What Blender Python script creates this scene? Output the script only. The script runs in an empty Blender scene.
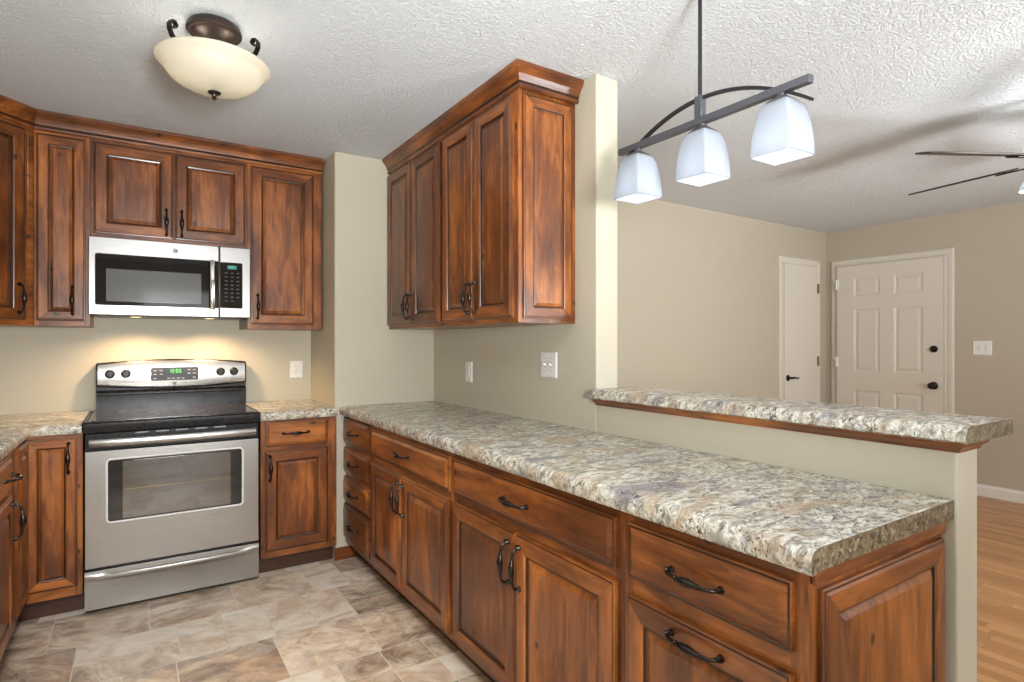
import bpy, bmesh, math, random
from math import sin, cos, pi, radians
from mathutils import Vector, Matrix

random.seed(7)
S = bpy.context.scene
COL = S.collection

# ------------------------------------------------------------------ camera
CAM_H = 1.27
cd = bpy.data.cameras.new('camera')
cam = bpy.data.objects.new('camera', cd)
COL.objects.link(cam)
cam.location = (0, 0, CAM_H)
cam.rotation_euler = (radians(90), 0, radians(-33.17))
cd.sensor_width = 36.0
cd.lens = 36.0 * 576.86 / 1024
cd.shift_y = (343.8 - 341.0) / 1024
cd.clip_start = 0.02
S.camera = cam

# ------------------------------------------------------------------ world, exposure
W = bpy.data.worlds.new('daylight')
S.world = W
W.use_nodes = True
bgn = W.node_tree.nodes['Background']
bgn.inputs[0].default_value = (0.93, 0.96, 1.0, 1)
bgn.inputs[1].default_value = 0.8
S.view_settings.view_transform = 'Standard'
S.view_settings.look = 'None'
S.view_settings.gamma = 1.0
S.view_settings.use_curve_mapping = False
S.view_settings.exposure = 0.55
S.cycles.use_denoising = True
S.cycles.max_bounces = 8
S.cycles.diffuse_bounces = 5
S.cycles.sample_clamp_indirect = 6.0
S.cycles.caustics_reflective = False
S.cycles.caustics_refractive = False


def area(name, loc, target, sx, sy, watts, color=(1, 1, 1)):
    l = bpy.data.lights.new(name, 'AREA')
    l.shape = 'RECTANGLE'; l.size = sx; l.size_y = sy
    l.energy = watts; l.color = color
    o = bpy.data.objects.new(name, l); COL.objects.link(o)
    o.location = loc
    o.rotation_euler = (Vector(target) - Vector(loc)).to_track_quat('-Z', 'Y').to_euler()
    return o


def point(name, loc, watts, color=(1, 1, 1), r=0.03):
    l = bpy.data.lights.new(name, 'POINT')
    l.energy = watts; l.color = color; l.shadow_soft_size = r
    o = bpy.data.objects.new(name, l); COL.objects.link(o)
    o.location = loc
    return o


# fill lights added as daylight at the unseen door and window behind the camera
area('patio_daylight_fill', (0.55, -2.34, 1.05), (0.55, 3.0, 0.75), 0.86, 1.9, 4, (0.95, 0.98, 1.0))
area('living_daylight_fill', (3.8, -2.34, 1.45), (4.2, 3.0, 1.1), 1.5, 1.05, 36, (0.95, 0.98, 1.0))
# added fill lights bounced off the ceiling, beside and behind the camera
for loc, tgt, w in (((0.25, -0.75, 1.30), (0.55, 0.75, 2.4), 50), ((3.3, -0.8, 1.30), (3.6, 0.6, 2.4), 29)):
    fl = area('ceiling_bounce_fill', loc, tgt, 0.5, 0.5, w, (0.97, 0.985, 1.0))
    fl.data.spread = radians(118)

# unseen spots added to brighten the kitchen floor and the living room floor
for loc, tgt, w, ang in (((0.0, -0.45, 2.30), (0.05, 2.35, 0.0), 265, 62), ((2.9, -0.9, 2.30), (3.6, 1.6, 0.0), 60, 75)):
    l = bpy.data.lights.new('floor_fill_spot', 'SPOT'); l.energy = w; l.color = (1.0, 0.985, 0.96)
    l.spot_size = radians(ang); l.spot_blend = 1.0; l.shadow_soft_size = 0.22
    o = bpy.data.objects.new('floor_fill_spot', l); COL.objects.link(o); o.location = loc
    o.rotation_euler = (Vector(tgt) - Vector(loc)).to_track_quat('-Z', 'Y').to_euler()

# ------------------------------------------------------------------ materials
def new_mat(name):
    m = bpy.data.materials.new(name); m.use_nodes = True
    nt = m.node_tree
    return m, nt, nt.nodes['Principled BSDF']


def N(nt, kind, **kw):
    n = nt.nodes.new(kind)
    for k, v in kw.items():
        if k.startswith('i_'):
            n.inputs[k[2:].replace('_', ' ')].default_value = v
        else:
            setattr(n, k, v)
    return n


def ramp(nt, stops, interp='LINEAR'):
    r = nt.nodes.new('ShaderNodeValToRGB')
    cr = r.color_ramp; cr.interpolation = interp
    while len(cr.elements) > 1:
        cr.elements.remove(cr.elements[-1])
    cr.elements[0].position = stops[0][0]; cr.elements[0].color = (*stops[0][1], 1)
    for p, c in stops[1:]:
        e = cr.elements.new(p); e.color = (*c, 1)
    return r


def math_node(nt, op, a, b=None, c=None):
    n = nt.nodes.new('ShaderNodeMath'); n.operation = op
    for i, x in enumerate((a, b, c)):
        if x is None: continue
        if isinstance(x, (int, float)): n.inputs[i].default_value = x
        else: nt.links.new(x, n.inputs[i])
    return n.outputs[0]


def mix(nt, fac, a, b, mode='MIX'):
    n = nt.nodes.new('ShaderNodeMix'); n.data_type = 'RGBA'; n.blend_type = mode
    L = nt.links
    if isinstance(fac, (int, float)): n.inputs[0].default_value = fac
    else: L.new(fac, n.inputs[0])
    for i, x in ((6, a), (7, b)):
        if isinstance(x, tuple): n.inputs[i].default_value = (*x, 1)
        else: L.new(x, n.inputs[i])
    return n.outputs[2]


def plain(name, color, rough=0.5, metal=0.0, emit=None, es=0.0, coat=0.0, spec=0.5):
    m, nt, b = new_mat(name)
    b.inputs['Base Color'].default_value = (*color, 1)
    b.inputs['Roughness'].default_value = rough
    b.inputs['Metallic'].default_value = metal
    b.inputs['Coat Weight'].default_value = coat
    b.inputs['Specular IOR Level'].default_value = spec
    # faint surface variation keeps every object procedural
    tc = N(nt, 'ShaderNodeTexCoord'); nz = N(nt, 'ShaderNodeTexNoise', i_Scale=35.0, i_Detail=3.0)
    nt.links.new(tc.outputs['Object'], nz.inputs['Vector'])
    mr = N(nt, 'ShaderNodeMapRange')
    mr.inputs[3].default_value = max(0.02, rough - 0.05); mr.inputs[4].default_value = min(1, rough + 0.05)
    nt.links.new(nz.outputs[0], mr.inputs[0]); nt.links.new(mr.outputs[0], b.inputs['Roughness'])
    if emit:
        b.inputs['Emission Color'].default_value = (*emit, 1); b.inputs['Emission Strength'].default_value = es
    return m


def wood(name, axis, dark=(0.045, 0.0125, 0.0032), mid=(0.160, 0.0455, 0.0092), light=(0.48, 0.157, 0.031), rough=0.31):
    m, nt, b = new_mat(name); L = nt.links
    tc = N(nt, 'ShaderNodeTexCoord'); oi = N(nt, 'ShaderNodeObjectInfo')
    rnd = math_node(nt, 'MULTIPLY', oi.outputs['Random'], 41.0)
    add = N(nt, 'ShaderNodeVectorMath', operation='ADD')
    L.new(tc.outputs['Object'], add.inputs[0]); L.new(rnd, add.inputs[1])
    mp = N(nt, 'ShaderNodeMapping'); sc = [1.0, 1.0, 1.0]; sc[axis] = 0.13
    mp.inputs['Scale'].default_value = sc
    L.new(add.outputs[0], mp.inputs[0])
    mp2 = N(nt, 'ShaderNodeMapping'); sc = [1.0, 1.0, 1.0]; sc[axis] = 0.38
    mp2.inputs['Scale'].default_value = sc
    L.new(add.outputs[0], mp2.inputs[0])
    n1 = N(nt, 'ShaderNodeTexNoise', i_Scale=34.0, i_Detail=6.0, i_Roughness=0.6, i_Distortion=0.9)
    n2 = N(nt, 'ShaderNodeTexNoise', i_Scale=5.5, i_Detail=3.0, i_Roughness=0.55, i_Distortion=0.6)
    n3 = N(nt, 'ShaderNodeTexNoise', i_Scale=140.0, i_Detail=2.0)
    L.new(mp.outputs[0], n1.inputs['Vector']); L.new(mp2.outputs[0], n2.inputs['Vector']); L.new(mp.outputs[0], n3.inputs['Vector'])
    t = math_node(nt, 'MULTIPLY_ADD', n1.outputs[0], 0.42, math_node(nt, 'MULTIPLY', n2.outputs[0], 0.58))
    t = math_node(nt, 'MULTIPLY_ADD', n3.outputs[0], 0.10, t)
    t = math_node(nt, 'ADD', t, math_node(nt, 'MULTIPLY_ADD', oi.outputs['Random'], 0.10, -0.09))
    cr = ramp(nt, [(0.30, dark), (0.48, mid), (0.69, light)])
    L.new(t, cr.inputs[0])
    # knots
    vo = N(nt, 'ShaderNodeTexVoronoi', voronoi_dimensions='2D', i_Scale=5.2, i_Randomness=1.0)
    mp3 = N(nt, 'ShaderNodeMapping'); sc = [1.0, 1.0, 1.0]; sc[axis] = 0.62
    mp3.inputs['Scale'].default_value = sc; sx3 = N(nt, 'ShaderNodeSeparateXYZ'); L.new(mp3.outputs[0], sx3.inputs[0])
    cb3 = N(nt, 'ShaderNodeCombineXYZ'); L.new(sx3.outputs[0], cb3.inputs[0]); L.new(sx3.outputs[2], cb3.inputs[1])
    L.new(add.outputs[0], mp3.inputs[0])
    wob = N(nt, 'ShaderNodeVectorMath', operation='MULTIPLY_ADD')
    L.new(n2.outputs['Color'], wob.inputs[0]); wob.inputs[1].default_value = (0.03, 0.03, 0.03); L.new(cb3.outputs[0], wob.inputs[2])
    L.new(wob.outputs[0], vo.inputs['Vector'])
    sep = N(nt, 'ShaderNodeSeparateColor'); L.new(vo.outputs['Color'], sep.inputs[0])
    has = math_node(nt, 'GREATER_THAN', sep.outputs[0], 0.50)
    size = math_node(nt, 'MULTIPLY_ADD', sep.outputs[1], 0.045, 0.035)
    k = math_node(nt, 'DIVIDE', vo.outputs['Distance'], size)
    k = math_node(nt, 'SUBTRACT', 1.0, math_node(nt, 'MINIMUM', k, 1.0))
    k = math_node(nt, 'MULTIPLY', math_node(nt, 'MULTIPLY', k, 1.6), has)
    k = math_node(nt, 'MINIMUM', k, 0.92)
    col = mix(nt, k, cr.outputs[0], (0.018, 0.0065, 0.003))
    L.new(col, b.inputs['Base Color'])
    mr = N(nt, 'ShaderNodeMapRange'); mr.inputs[3].default_value = rough - 0.05; mr.inputs[4].default_value = rough + 0.12
    L.new(n1.outputs[0], mr.inputs[0]); L.new(mr.outputs[0], b.inputs['Roughness'])
    b.inputs['Coat Weight'].default_value = 0.25; b.inputs['Coat Roughness'].default_value = 0.18
    bp = N(nt, 'ShaderNodeBump', i_Strength=0.06, i_Distance=0.002); L.new(n1.outputs[0], bp.inputs['Height'])
    L.new(bp.outputs[0], b.inputs['Normal'])
    return m


WOOD_X = wood('alder_grain_across', 0)
WOOD_Y = wood('alder_grain_along', 1)
WOOD_Z = wood('alder_grain_upright', 2)
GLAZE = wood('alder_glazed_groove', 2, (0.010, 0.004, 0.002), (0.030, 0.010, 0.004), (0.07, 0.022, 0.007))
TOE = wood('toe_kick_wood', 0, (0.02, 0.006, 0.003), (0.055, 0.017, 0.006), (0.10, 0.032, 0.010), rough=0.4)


def laminate():
    m, nt, b = new_mat('granite_laminate'); L = nt.links
    tc = N(nt, 'ShaderNodeTexCoord'); g = N(nt, 'ShaderNodeNewGeometry')
    mp = N(nt, 'ShaderNodeMapping'); mp.inputs['Scale'].default_value = (0.68, 1.3, 1.0); mp.inputs['Rotation'].default_value = (0, 0, radians(-30))
    L.new(g.outputs['Position'], mp.inputs[0])
    def nz(scale, det=5.0, dist=0.0, rough=0.6, off=0.0):
        n = N(nt, 'ShaderNodeTexNoise', i_Scale=scale, i_Detail=det, i_Distortion=dist, i_Roughness=rough)
        if off:
            a = N(nt, 'ShaderNodeVectorMath', operation='ADD'); a.inputs[1].default_value = (off, off * 0.7, off * 1.3)
            L.new(mp.outputs[0], a.inputs[0]); L.new(a.outputs[0], n.inputs['Vector'])
        else:
            L.new(mp.outputs[0], n.inputs['Vector'])
        return n.outputs[0]
    base = ramp(nt, [(0.33, (0.15, 0.14, 0.13)), (0.43, (0.36, 0.335, 0.28)), (0.52, (0.64, 0.61, 0.51)), (0.62, (0.86, 0.85, 0.79))])
    L.new(nz(46, 6, 0.8, 0.7), base.inputs[0])
    tan = ramp(nt, [(0.50, (0, 0, 0)), (0.62, (1, 1, 1))]); L.new(nz(5.5, 5, 1.4, 0.66, 3.1), tan.inputs[0])
    c = mix(nt, math_node(nt, 'MULTIPLY', tan.outputs[0], 0.66), base.outputs[0], (0.42, 0.295, 0.175))
    lav = ramp(nt, [(0.52, (0, 0, 0)), (0.64, (1, 1, 1))]); L.new(nz(6.5, 6, 1.2, 0.7, 8.2), lav.inputs[0])
    c = mix(nt, math_node(nt, 'MULTIPLY', lav.outputs[0], 0.82), c, (0.20, 0.20, 0.235))
    rust = ramp(nt, [(0.62, (0, 0, 0)), (0.67, (1, 1, 1))]); L.new(nz(42, 4, 0.6, 0.6, 14.0), rust.inputs[0])
    c = mix(nt, math_node(nt, 'MULTIPLY', rust.outputs[0], 0.75), c, (0.16, 0.075, 0.045))
    dk = ramp(nt, [(0.55, (0, 0, 0)), (0.60, (1, 1, 1))]); L.new(nz(62, 5, 1.4, 0.65, 21.0), dk.inputs[0])
    clump = ramp(nt, [(0.40, (0.15, 0.15, 0.15)), (0.58, (1, 1, 1))]); L.new(nz(9, 3, 0.5, 0.5, 30.0), clump.inputs[0])
    c = mix(nt, math_node(nt, 'MULTIPLY', math_node(nt, 'MULTIPLY', dk.outputs[0], clump.outputs[0]), 0.95), c, (0.045, 0.045, 0.055))
    L.new(c, b.inputs['Base Color'])
    b.inputs['Roughness'].default_value = 0.22
    b.inputs['Specular IOR Level'].default_value = 0.5
    return m


LAM = laminate()


def laminate_edge():
    m, nt, b = new_mat('laminate_cut_edge'); L = nt.links
    g = N(nt, 'ShaderNodeNewGeometry')
    n = N(nt, 'ShaderNodeTexNoise', i_Scale=75.0, i_Detail=5.0, i_Distortion=1.0, i_Roughness=0.65)
    L.new(g.outputs['Position'], n.inputs['Vector'])
    r = ramp(nt, [(0.36, (0.03, 0.025, 0.018)), (0.47, (0.12, 0.09, 0.055)), (0.56, (0.22, 0.175, 0.105)), (0.68, (0.38, 0.33, 0.23))])
    L.new(n.outputs[0], r.inputs[0]); L.new(r.outputs[0], b.inputs['Base Color'])
    b.inputs['Roughness'].default_value = 0.35
    return m


LAM_EDGE = laminate_edge()


def wall_paint(name, color):
    m, nt, b = new_mat(name); L = nt.links
    g = N(nt, 'ShaderNodeNewGeometry')
    n = N(nt, 'ShaderNodeTexNoise', i_Scale=90.0, i_Detail=4.0); L.new(g.outputs['Position'], n.inputs['Vector'])
    n2 = N(nt, 'ShaderNodeTexNoise', i_Scale=1.7, i_Detail=2.0); L.new(g.outputs['Position'], n2.inputs['Vector'])
    c = mix(nt, n2.outputs[0], tuple(x * 0.97 for x in color), tuple(min(1, x * 1.03) for x in color))
    L.new(c, b.inputs['Base Color']); b.inputs['Roughness'].default_value = 0.62
    b.inputs['Specular IOR Level'].default_value = 0.3
    bp = N(nt, 'ShaderNodeBump', i_Strength=0.08, i_Distance=0.002); L.new(n.outputs[0], bp.inputs['Height']); L.new(bp.outputs[0], b.inputs['Normal'])
    return m


PAINT = wall_paint('kitchen_beige_paint', (0.565, 0.525, 0.415))
PAINT_LIV = wall_paint('living_tan_paint', (0.505, 0.455, 0.36))


def ceiling_mat():
    m, nt, b = new_mat('knockdown_ceiling'); L = nt.links
    g = N(nt, 'ShaderNodeNewGeometry')
    n = N(nt, 'ShaderNodeTexNoise', i_Scale=100.0, i_Detail=5.0, i_Distortion=0.1, i_Roughness=0.55); L.new(g.outputs['Position'], n.inputs['Vector'])
    n2 = N(nt, 'ShaderNodeTexNoise', i_Scale=110.0, i_Detail=3.0); L.new(g.outputs['Position'], n2.inputs['Vector'])
    r = ramp(nt, [(0.40, (0, 0, 0)), (0.60, (1, 1, 1))]); L.new(n.outputs[0], r.inputs[0])
    h = math_node(nt, 'MULTIPLY_ADD', n2.outputs[0], 0.35, r.outputs[0])
    bp = N(nt, 'ShaderNodeBump', i_Strength=1.0, i_Distance=0.006); L.new(h, bp.inputs['Height']); L.new(bp.outputs[0], b.inputs['Normal'])
    b.inputs['Base Color'].default_value = (0.80, 0.84, 0.865, 1)
    b.inputs['Roughness'].default_value = 0.9; b.inputs['Specular IOR Level'].default_value = 0.1
    return m


CEIL = ceiling_mat()


def tile_floor():
    m, nt, b = new_mat('slate_look_tile'); L = nt.links
    g = N(nt, 'ShaderNodeNewGeometry')
    SIZE = 0.36
    sc = N(nt, 'ShaderNodeVectorMath', operation='MULTIPLY_ADD')
    sc.inputs[1].default_value = (1 / SIZE, 1 / SIZE, 0); sc.inputs[2].default_value = (20.37, 20.62, 0)
    L.new(g.outputs['Position'], sc.inputs[0])
    sx = N(nt, 'ShaderNodeSeparateXYZ'); L.new(sc.outputs[0], sx.inputs[0])
    # rows along x, every row shifted
    row = math_node(nt, 'FLOOR', sx.outputs[1])
    wr = N(nt, 'ShaderNodeTexWhiteNoise', noise_dimensions='1D'); L.new(row, wr.inputs['W'])
    px = math_node(nt, 'ADD', sx.outputs[0], wr.outputs['Value'])
    cx = math_node(nt, 'FLOOR', px)
    fx = math_node(nt, 'FRACT', px); fy = math_node(nt, 'FRACT', sx.outputs[1])
    cell = N(nt, 'ShaderNodeCombineXYZ'); L.new(cx, cell.inputs[0]); L.new(row, cell.inputs[1])
    wn = N(nt, 'ShaderNodeTexWhiteNoise', noise_dimensions='3D'); L.new(cell.outputs[0], wn.inputs['Vector'])
    rc = N(nt, 'ShaderNodeSeparateColor'); L.new(wn.outputs['Color'], rc.inputs[0])
    # a cell is whole, or split across x, across y, or both
    nx = math_node(nt, 'ADD', math_node(nt, 'GREATER_THAN', rc.outputs[0], 0.58), 1.0)
    ny = math_node(nt, 'ADD', math_node(nt, 'GREATER_THAN', rc.outputs[1], 0.50), 1.0)
    ux = math_node(nt, 'MULTIPLY', fx, nx); uy = math_node(nt, 'MULTIPLY', fy, ny)
    ix = math_node(nt, 'FLOOR', ux); iy = math_node(nt, 'FLOOR', uy)
    gx = math_node(nt, 'DIVIDE', math_node(nt, 'PINGPONG', math_node(nt, 'FRACT', ux), 0.5), nx)
    gy = math_node(nt, 'DIVIDE', math_node(nt, 'PINGPONG', math_node(nt, 'FRACT', uy), 0.5), ny)
    edge = math_node(nt, 'MINIMUM', gx, gy)
    tid = N(nt, 'ShaderNodeCombineXYZ')
    L.new(math_node(nt, 'MULTIPLY_ADD', ix, 0.37, cx), tid.inputs[0]); L.new(math_node(nt, 'MULTIPLY_ADD', iy, 0.37, row), tid.inputs[1])
    tn = N(nt, 'ShaderNodeTexWhiteNoise', noise_dimensions='3D'); L.new(tid.outputs[0], tn.inputs['Vector'])
    tcn = N(nt, 'ShaderNodeSeparateColor'); L.new(tn.outputs['Color'], tcn.inputs[0])
    off = N(nt, 'ShaderNodeVectorMath', operation='MULTIPLY_ADD'); off.inputs[1].default_value = (37, 37, 37)
    L.new(tn.outputs['Color'], off.inputs[0]); L.new(g.outputs['Position'], off.inputs[2])
    rot = N(nt, 'ShaderNodeVectorRotate', rotation_type='Z_AXIS'); L.new(off.outputs[0], rot.inputs['Vector'])
    L.new(math_node(nt, 'MULTIPLY_ADD', tcn.outputs[2], 1.6, -0.3), rot.inputs['Angle'])
    mp = N(nt, 'ShaderNodeMapping'); mp.inputs['Scale'].default_value = (0.8, 1.3, 1); L.new(rot.outputs[0], mp.inputs[0])
    n1 = N(nt, 'ShaderNodeTexNoise', i_Scale=7.0, i_Detail=9.0, i_Distortion=0.9, i_Roughness=0.7); L.new(mp.outputs[0], n1.inputs['Vector'])
    n2 = N(nt, 'ShaderNodeTexNoise', i_Scale=5.0, i_Detail=4.0, i_Distortion=1.0); L.new(rot.outputs[0], n2.inputs['Vector'])
    n3 = N(nt, 'ShaderNodeTexNoise', i_Scale=11.0, i_Detail=6.0, i_Distortion=1.2, i_Roughness=0.6)
    o3 = N(nt, 'ShaderNodeVectorMath', operation='ADD'); o3.inputs[1].default_value = (9, 4, 2)
    L.new(rot.outputs[0], o3.inputs[0]); L.new(o3.outputs[0], n3.inputs['Vector'])
    t = math_node(nt, 'ADD', n1.outputs[0], math_node(nt, 'MULTIPLY_ADD', tcn.outputs[0], 0.26, -0.13))
    r = ramp(nt, [(0.25, (0.22, 0.16, 0.115)), (0.37, (0.46, 0.355, 0.26)), (0.47, (0.68, 0.56, 0.425)), (0.57, (0.84, 0.75, 0.61)), (0.70, (0.90, 0.85, 0.76))])
    L.new(t, r.inputs[0])
    rs = ramp(nt, [(0.54, (0, 0, 0)), (0.66, (1, 1, 1))]); L.new(n2.outputs[0], rs.inputs[0])
    c = mix(nt, math_node(nt, 'MULTIPLY', rs.outputs[0], 0.45), r.outputs[0], (0.56, 0.33, 0.175))
    bl = ramp(nt, [(0.56, (0, 0, 0)), (0.68, (1, 1, 1))]); L.new(n3.outputs[0], bl.inputs[0])
    c = mix(nt, math_node(nt, 'MULTIPLY', bl.outputs[0], 0.45), c, (0.45, 0.475, 0.49))
    gm = math_node(nt, 'LESS_THAN', edge, 0.0075)
    c = mix(nt, math_node(nt, 'MULTIPLY', gm, 0.75), c, (0.78, 0.71, 0.60))
    L.new(c, b.inputs['Base Color'])
    b.inputs['Roughness'].default_value = 0.42
    h = math_node(nt, 'MULTIPLY_ADD', n1.outputs[0], 0.5, math_node(nt, 'MINIMUM', math_node(nt, 'MULTIPLY', edge, 60), 1.0))
    bp = N(nt, 'ShaderNodeBump', i_Strength=0.25, i_Distance=0.003); L.new(h, bp.inputs['Height']); L.new(bp.outputs[0], b.inputs['Normal'])
    return m


TILE = tile_floor()


def oak_floor():
    m, nt, b = new_mat('oak_strip_floor'); L = nt.links
    g = N(nt, 'ShaderNodeNewGeometry'); sp = N(nt, 'ShaderNodeSeparateXYZ'); L.new(g.outputs['Position'], sp.inputs[0])
    wdt = 0.058
    u = math_node(nt, 'DIVIDE', sp.outputs[0], wdt); row = math_node(nt, 'FLOOR', u); fu = math_node(nt, 'FRACT', u)
    wr = N(nt, 'ShaderNodeTexWhiteNoise', noise_dimensions='1D'); L.new(row, wr.inputs['W'])
    v = math_node(nt, 'ADD', math_node(nt, 'DIVIDE', sp.outputs[1], 0.75), math_node(nt, 'MULTIPLY', wr.outputs[0], 9.0))
    cv = math_node(nt, 'FLOOR', v); fv = math_node(nt, 'FRACT', v)
    cell = N(nt, 'ShaderNodeCombineXYZ'); L.new(row, cell.inputs[0]); L.new(cv, cell.inputs[1])
    wn = N(nt, 'ShaderNodeTexWhiteNoise', noise_dimensions='3D'); L.new(cell.outputs[0], wn.inputs['Vector'])
    off = N(nt, 'ShaderNodeVectorMath', operation='MULTIPLY_ADD'); off.inputs[1].default_value = (23, 23, 23)
    L.new(wn.outputs['Color'], off.inputs[0]); L.new(g.outputs['Position'], off.inputs[2])
    mp = N(nt, 'ShaderNodeMapping'); mp.inputs['Scale'].default_value = (1, 0.09, 1); L.new(off.outputs[0], mp.inputs[0])
    n = N(nt, 'ShaderNodeTexNoise', i_Scale=60.0, i_Detail=5.0, i_Distortion=0.6); L.new(mp.outputs[0], n.inputs['Vector'])
    t = math_node(nt, 'MULTIPLY_ADD', wn.outputs[0], 0.55, math_node(nt, 'MULTIPLY', n.outputs[0], 0.5))
    r = ramp(nt, [(0.15, (0.34, 0.155, 0.058)), (0.5, (0.44, 0.215, 0.088)), (0.9, (0.56, 0.30, 0.13))]); L.new(t, r.inputs[0])
    e = math_node(nt, 'LESS_THAN', math_node(nt, 'PINGPONG', fu, 0.5), 0.022)
    e2 = math_node(nt, 'LESS_THAN', math_node(nt, 'PINGPONG', fv, 0.5), 0.0018)
    c = mix(nt, math_node(nt, 'MULTIPLY', math_node(nt, 'MAXIMUM', e, e2), 0.6), r.outputs[0], (0.12, 0.045, 0.016))
    L.new(c, b.inputs['Base Color']); b.inputs['Roughness'].default_value = 0.3
    return m


OAK = oak_floor()


def steel(name, color=(0.40, 0.39, 0.375), rough=0.28):
    m, nt, b = new_mat(name); L = nt.links
    tc = N(nt, 'ShaderNodeTexCoord'); mp = N(nt, 'ShaderNodeMapping'); mp.inputs['Scale'].default_value = (1.5, 1.5, 420)
    L.new(tc.outputs['Object'], mp.inputs[0])
    n = N(nt, 'ShaderNodeTexNoise', i_Scale=1.0, i_Detail=3.0); L.new(mp.outputs[0], n.inputs['Vector'])
    b.inputs['Base Color'].default_value = (*color, 1); b.inputs['Metallic'].default_value = 1.0
    mr = N(nt, 'ShaderNodeMapRange'); mr.inputs[3].default_value = rough - 0.03; mr.inputs[4].default_value = rough + 0.04
    L.new(n.outputs[0], mr.inputs[0]); L.new(mr.outputs[0], b.inputs['Roughness'])
    bp = N(nt, 'ShaderNodeBump', i_Strength=0.008, i_Distance=0.0005); L.new(n.outputs[0], bp.inputs['Height']); L.new(bp.outputs[0], b.inputs['Normal'])
    return m


STEEL = steel('brushed_stainless')
CHROME = plain('polished_steel', (0.75, 0.74, 0.72), 0.12, 1.0)
BEZEL = plain('bright_bezel', (0.93, 0.92, 0.90), 0.5, 0.0)
BLACK = plain('black_enamel', (0.009, 0.009, 0.010), 0.28, spec=0.3)
BLACKGLASS = plain('black_glass', (0.010, 0.010, 0.011), 0.06, coat=0.5)
COOKGLASS = plain('cooktop_glass', (0.030, 0.022, 0.022), 0.12, coat=0.4)
BRONZE = plain('oil_rubbed_bronze', (0.045, 0.036, 0.032), 0.26, 0.85)
BRONZE_LT = plain('brushed_bronze', (0.075, 0.055, 0.048), 0.38, 0.8)
PEWTER = plain('pewter_metal', (0.155, 0.16, 0.18), 0.42, 0.8)
IRON = plain('dark_iron', (0.035, 0.035, 0.038), 0.45, 0.6)
WHITE_PL = plain('white_plastic', (0.83, 0.83, 0.80), 0.35)
DOORPAINT = plain('offwhite_door_paint', (0.70, 0.655, 0.58), 0.42)
TRIMWHITE = plain('white_trim_paint', (0.80, 0.78, 0.74), 0.42)
BRASS = plain('aged_brass', (0.30, 0.20, 0.08), 0.35, 1.0)
GREYPRINT = plain('grey_print', (0.32, 0.32, 0.33), 0.5)
DIMPRINT = plain('dim_print', (0.13, 0.13, 0.13), 0.5)
RINGPRINT = plain('burner_print', (0.075, 0.065, 0.065), 0.3)
SLOT = plain('dark_slot', (0.05, 0.05, 0.05), 0.6)
GREEN_LED = plain('green_digits', (0.05, 0.4, 0.05), 0.5, emit=(0.25, 1.0, 0.15), es=0.7)
TEAL_LED = plain('teal_digits', (0.02, 0.3, 0.25), 0.5, emit=(0.05, 0.9, 0.65), es=0.35)
FANWOOD = plain('dark_fan_blade', (0.040, 0.028, 0.024), 0.4)


def microwave_window():
    m, nt, b = new_mat('screened_glass'); L = nt.links
    tc = N(nt, 'ShaderNodeTexCoord'); v = N(nt, 'ShaderNodeTexVoronoi', i_Scale=420.0, i_Randomness=0.0); L.new(tc.outputs['Object'], v.inputs['Vector'])
    r = ramp(nt, [(0.25, (0.03, 0.03, 0.03)), (0.5, (0.235, 0.24, 0.23))]); L.new(v.outputs['Distance'], r.inputs[0])
    L.new(r.outputs[0], b.inputs['Base Color']); b.inputs['Roughness'].default_value = 0.12
    b.inputs['Coat Weight'].default_value = 0.5
    return m


SCREEN = microwave_window()


def oven_glass():
    m, nt, b = new_mat('oven_window_glass'); L = nt.links
    b.inputs['Base Color'].default_value = (0.055, 0.045, 0.04, 1)
    b.inputs['Roughness'].default_value = 0.10; b.inputs['IOR'].default_value = 1.9
    b.inputs['Coat Weight'].default_value = 1.0; b.inputs['Coat IOR'].default_value = 1.8
    return m


OVENGLASS = oven_glass()


def frosted(name, color, trans, emit=None, es=0.0):
    m, nt, b = new_mat(name); L = nt.links
    nt.nodes.remove(b)
    out = nt.nodes['Material Output']
    tc = N(nt, 'ShaderNodeTexCoord'); nz = N(nt, 'ShaderNodeTexNoise', i_Scale=14.0, i_Detail=4.0); L.new(tc.outputs['Object'], nz.inputs['Vector'])
    c = mix(nt, nz.outputs[0], tuple(x * 0.93 for x in color), tuple(min(1, x * 1.05) for x in color))
    d = N(nt, 'ShaderNodeBsdfDiffuse'); t = N(nt, 'ShaderNodeBsdfTranslucent'); gl = N(nt, 'ShaderNodeBsdfGlossy', i_Roughness=0.3)
    L.new(c, d.inputs[0]); L.new(c, t.inputs[0])
    m1 = N(nt, 'ShaderNodeMixShader'); m1.inputs[0].default_value = trans; L.new(d.outputs[0], m1.inputs[1]); L.new(t.outputs[0], m1.inputs[2])
    m2 = N(nt, 'ShaderNodeMixShader'); m2.inputs[0].default_value = 0.06; L.new(m1.outputs[0], m2.inputs[1]); L.new(gl.outputs[0], m2.inputs[2])
    last = m2.outputs[0]
    if emit:
        e = N(nt, 'ShaderNodeEmission'); e.inputs[0].default_value = (*emit, 1); e.inputs[1].default_value = es
        a = N(nt, 'ShaderNodeAddShader'); L.new(last, a.inputs[0]); L.new(e.outputs[0], a.inputs[1]); last = a.outputs[0]
    L.new(last, out.inputs[0])
    return m


BOWLGLASS = frosted('amber_frosted_glass', (0.86, 0.815, 0.70), 0.5)
SHADEGLASS = frosted('white_frosted_glass', (0.56, 0.60, 0.66), 0.5)
BULB = plain('lit_bulb', (1, 1, 1), 0.4, emit=(1.0, 0.98, 0.94), es=2.2)
WARMBULB = plain('lit_hood_lens', (1, 0.9, 0.7), 0.4, emit=(1.0, 0.72, 0.38), es=2.5)


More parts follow.
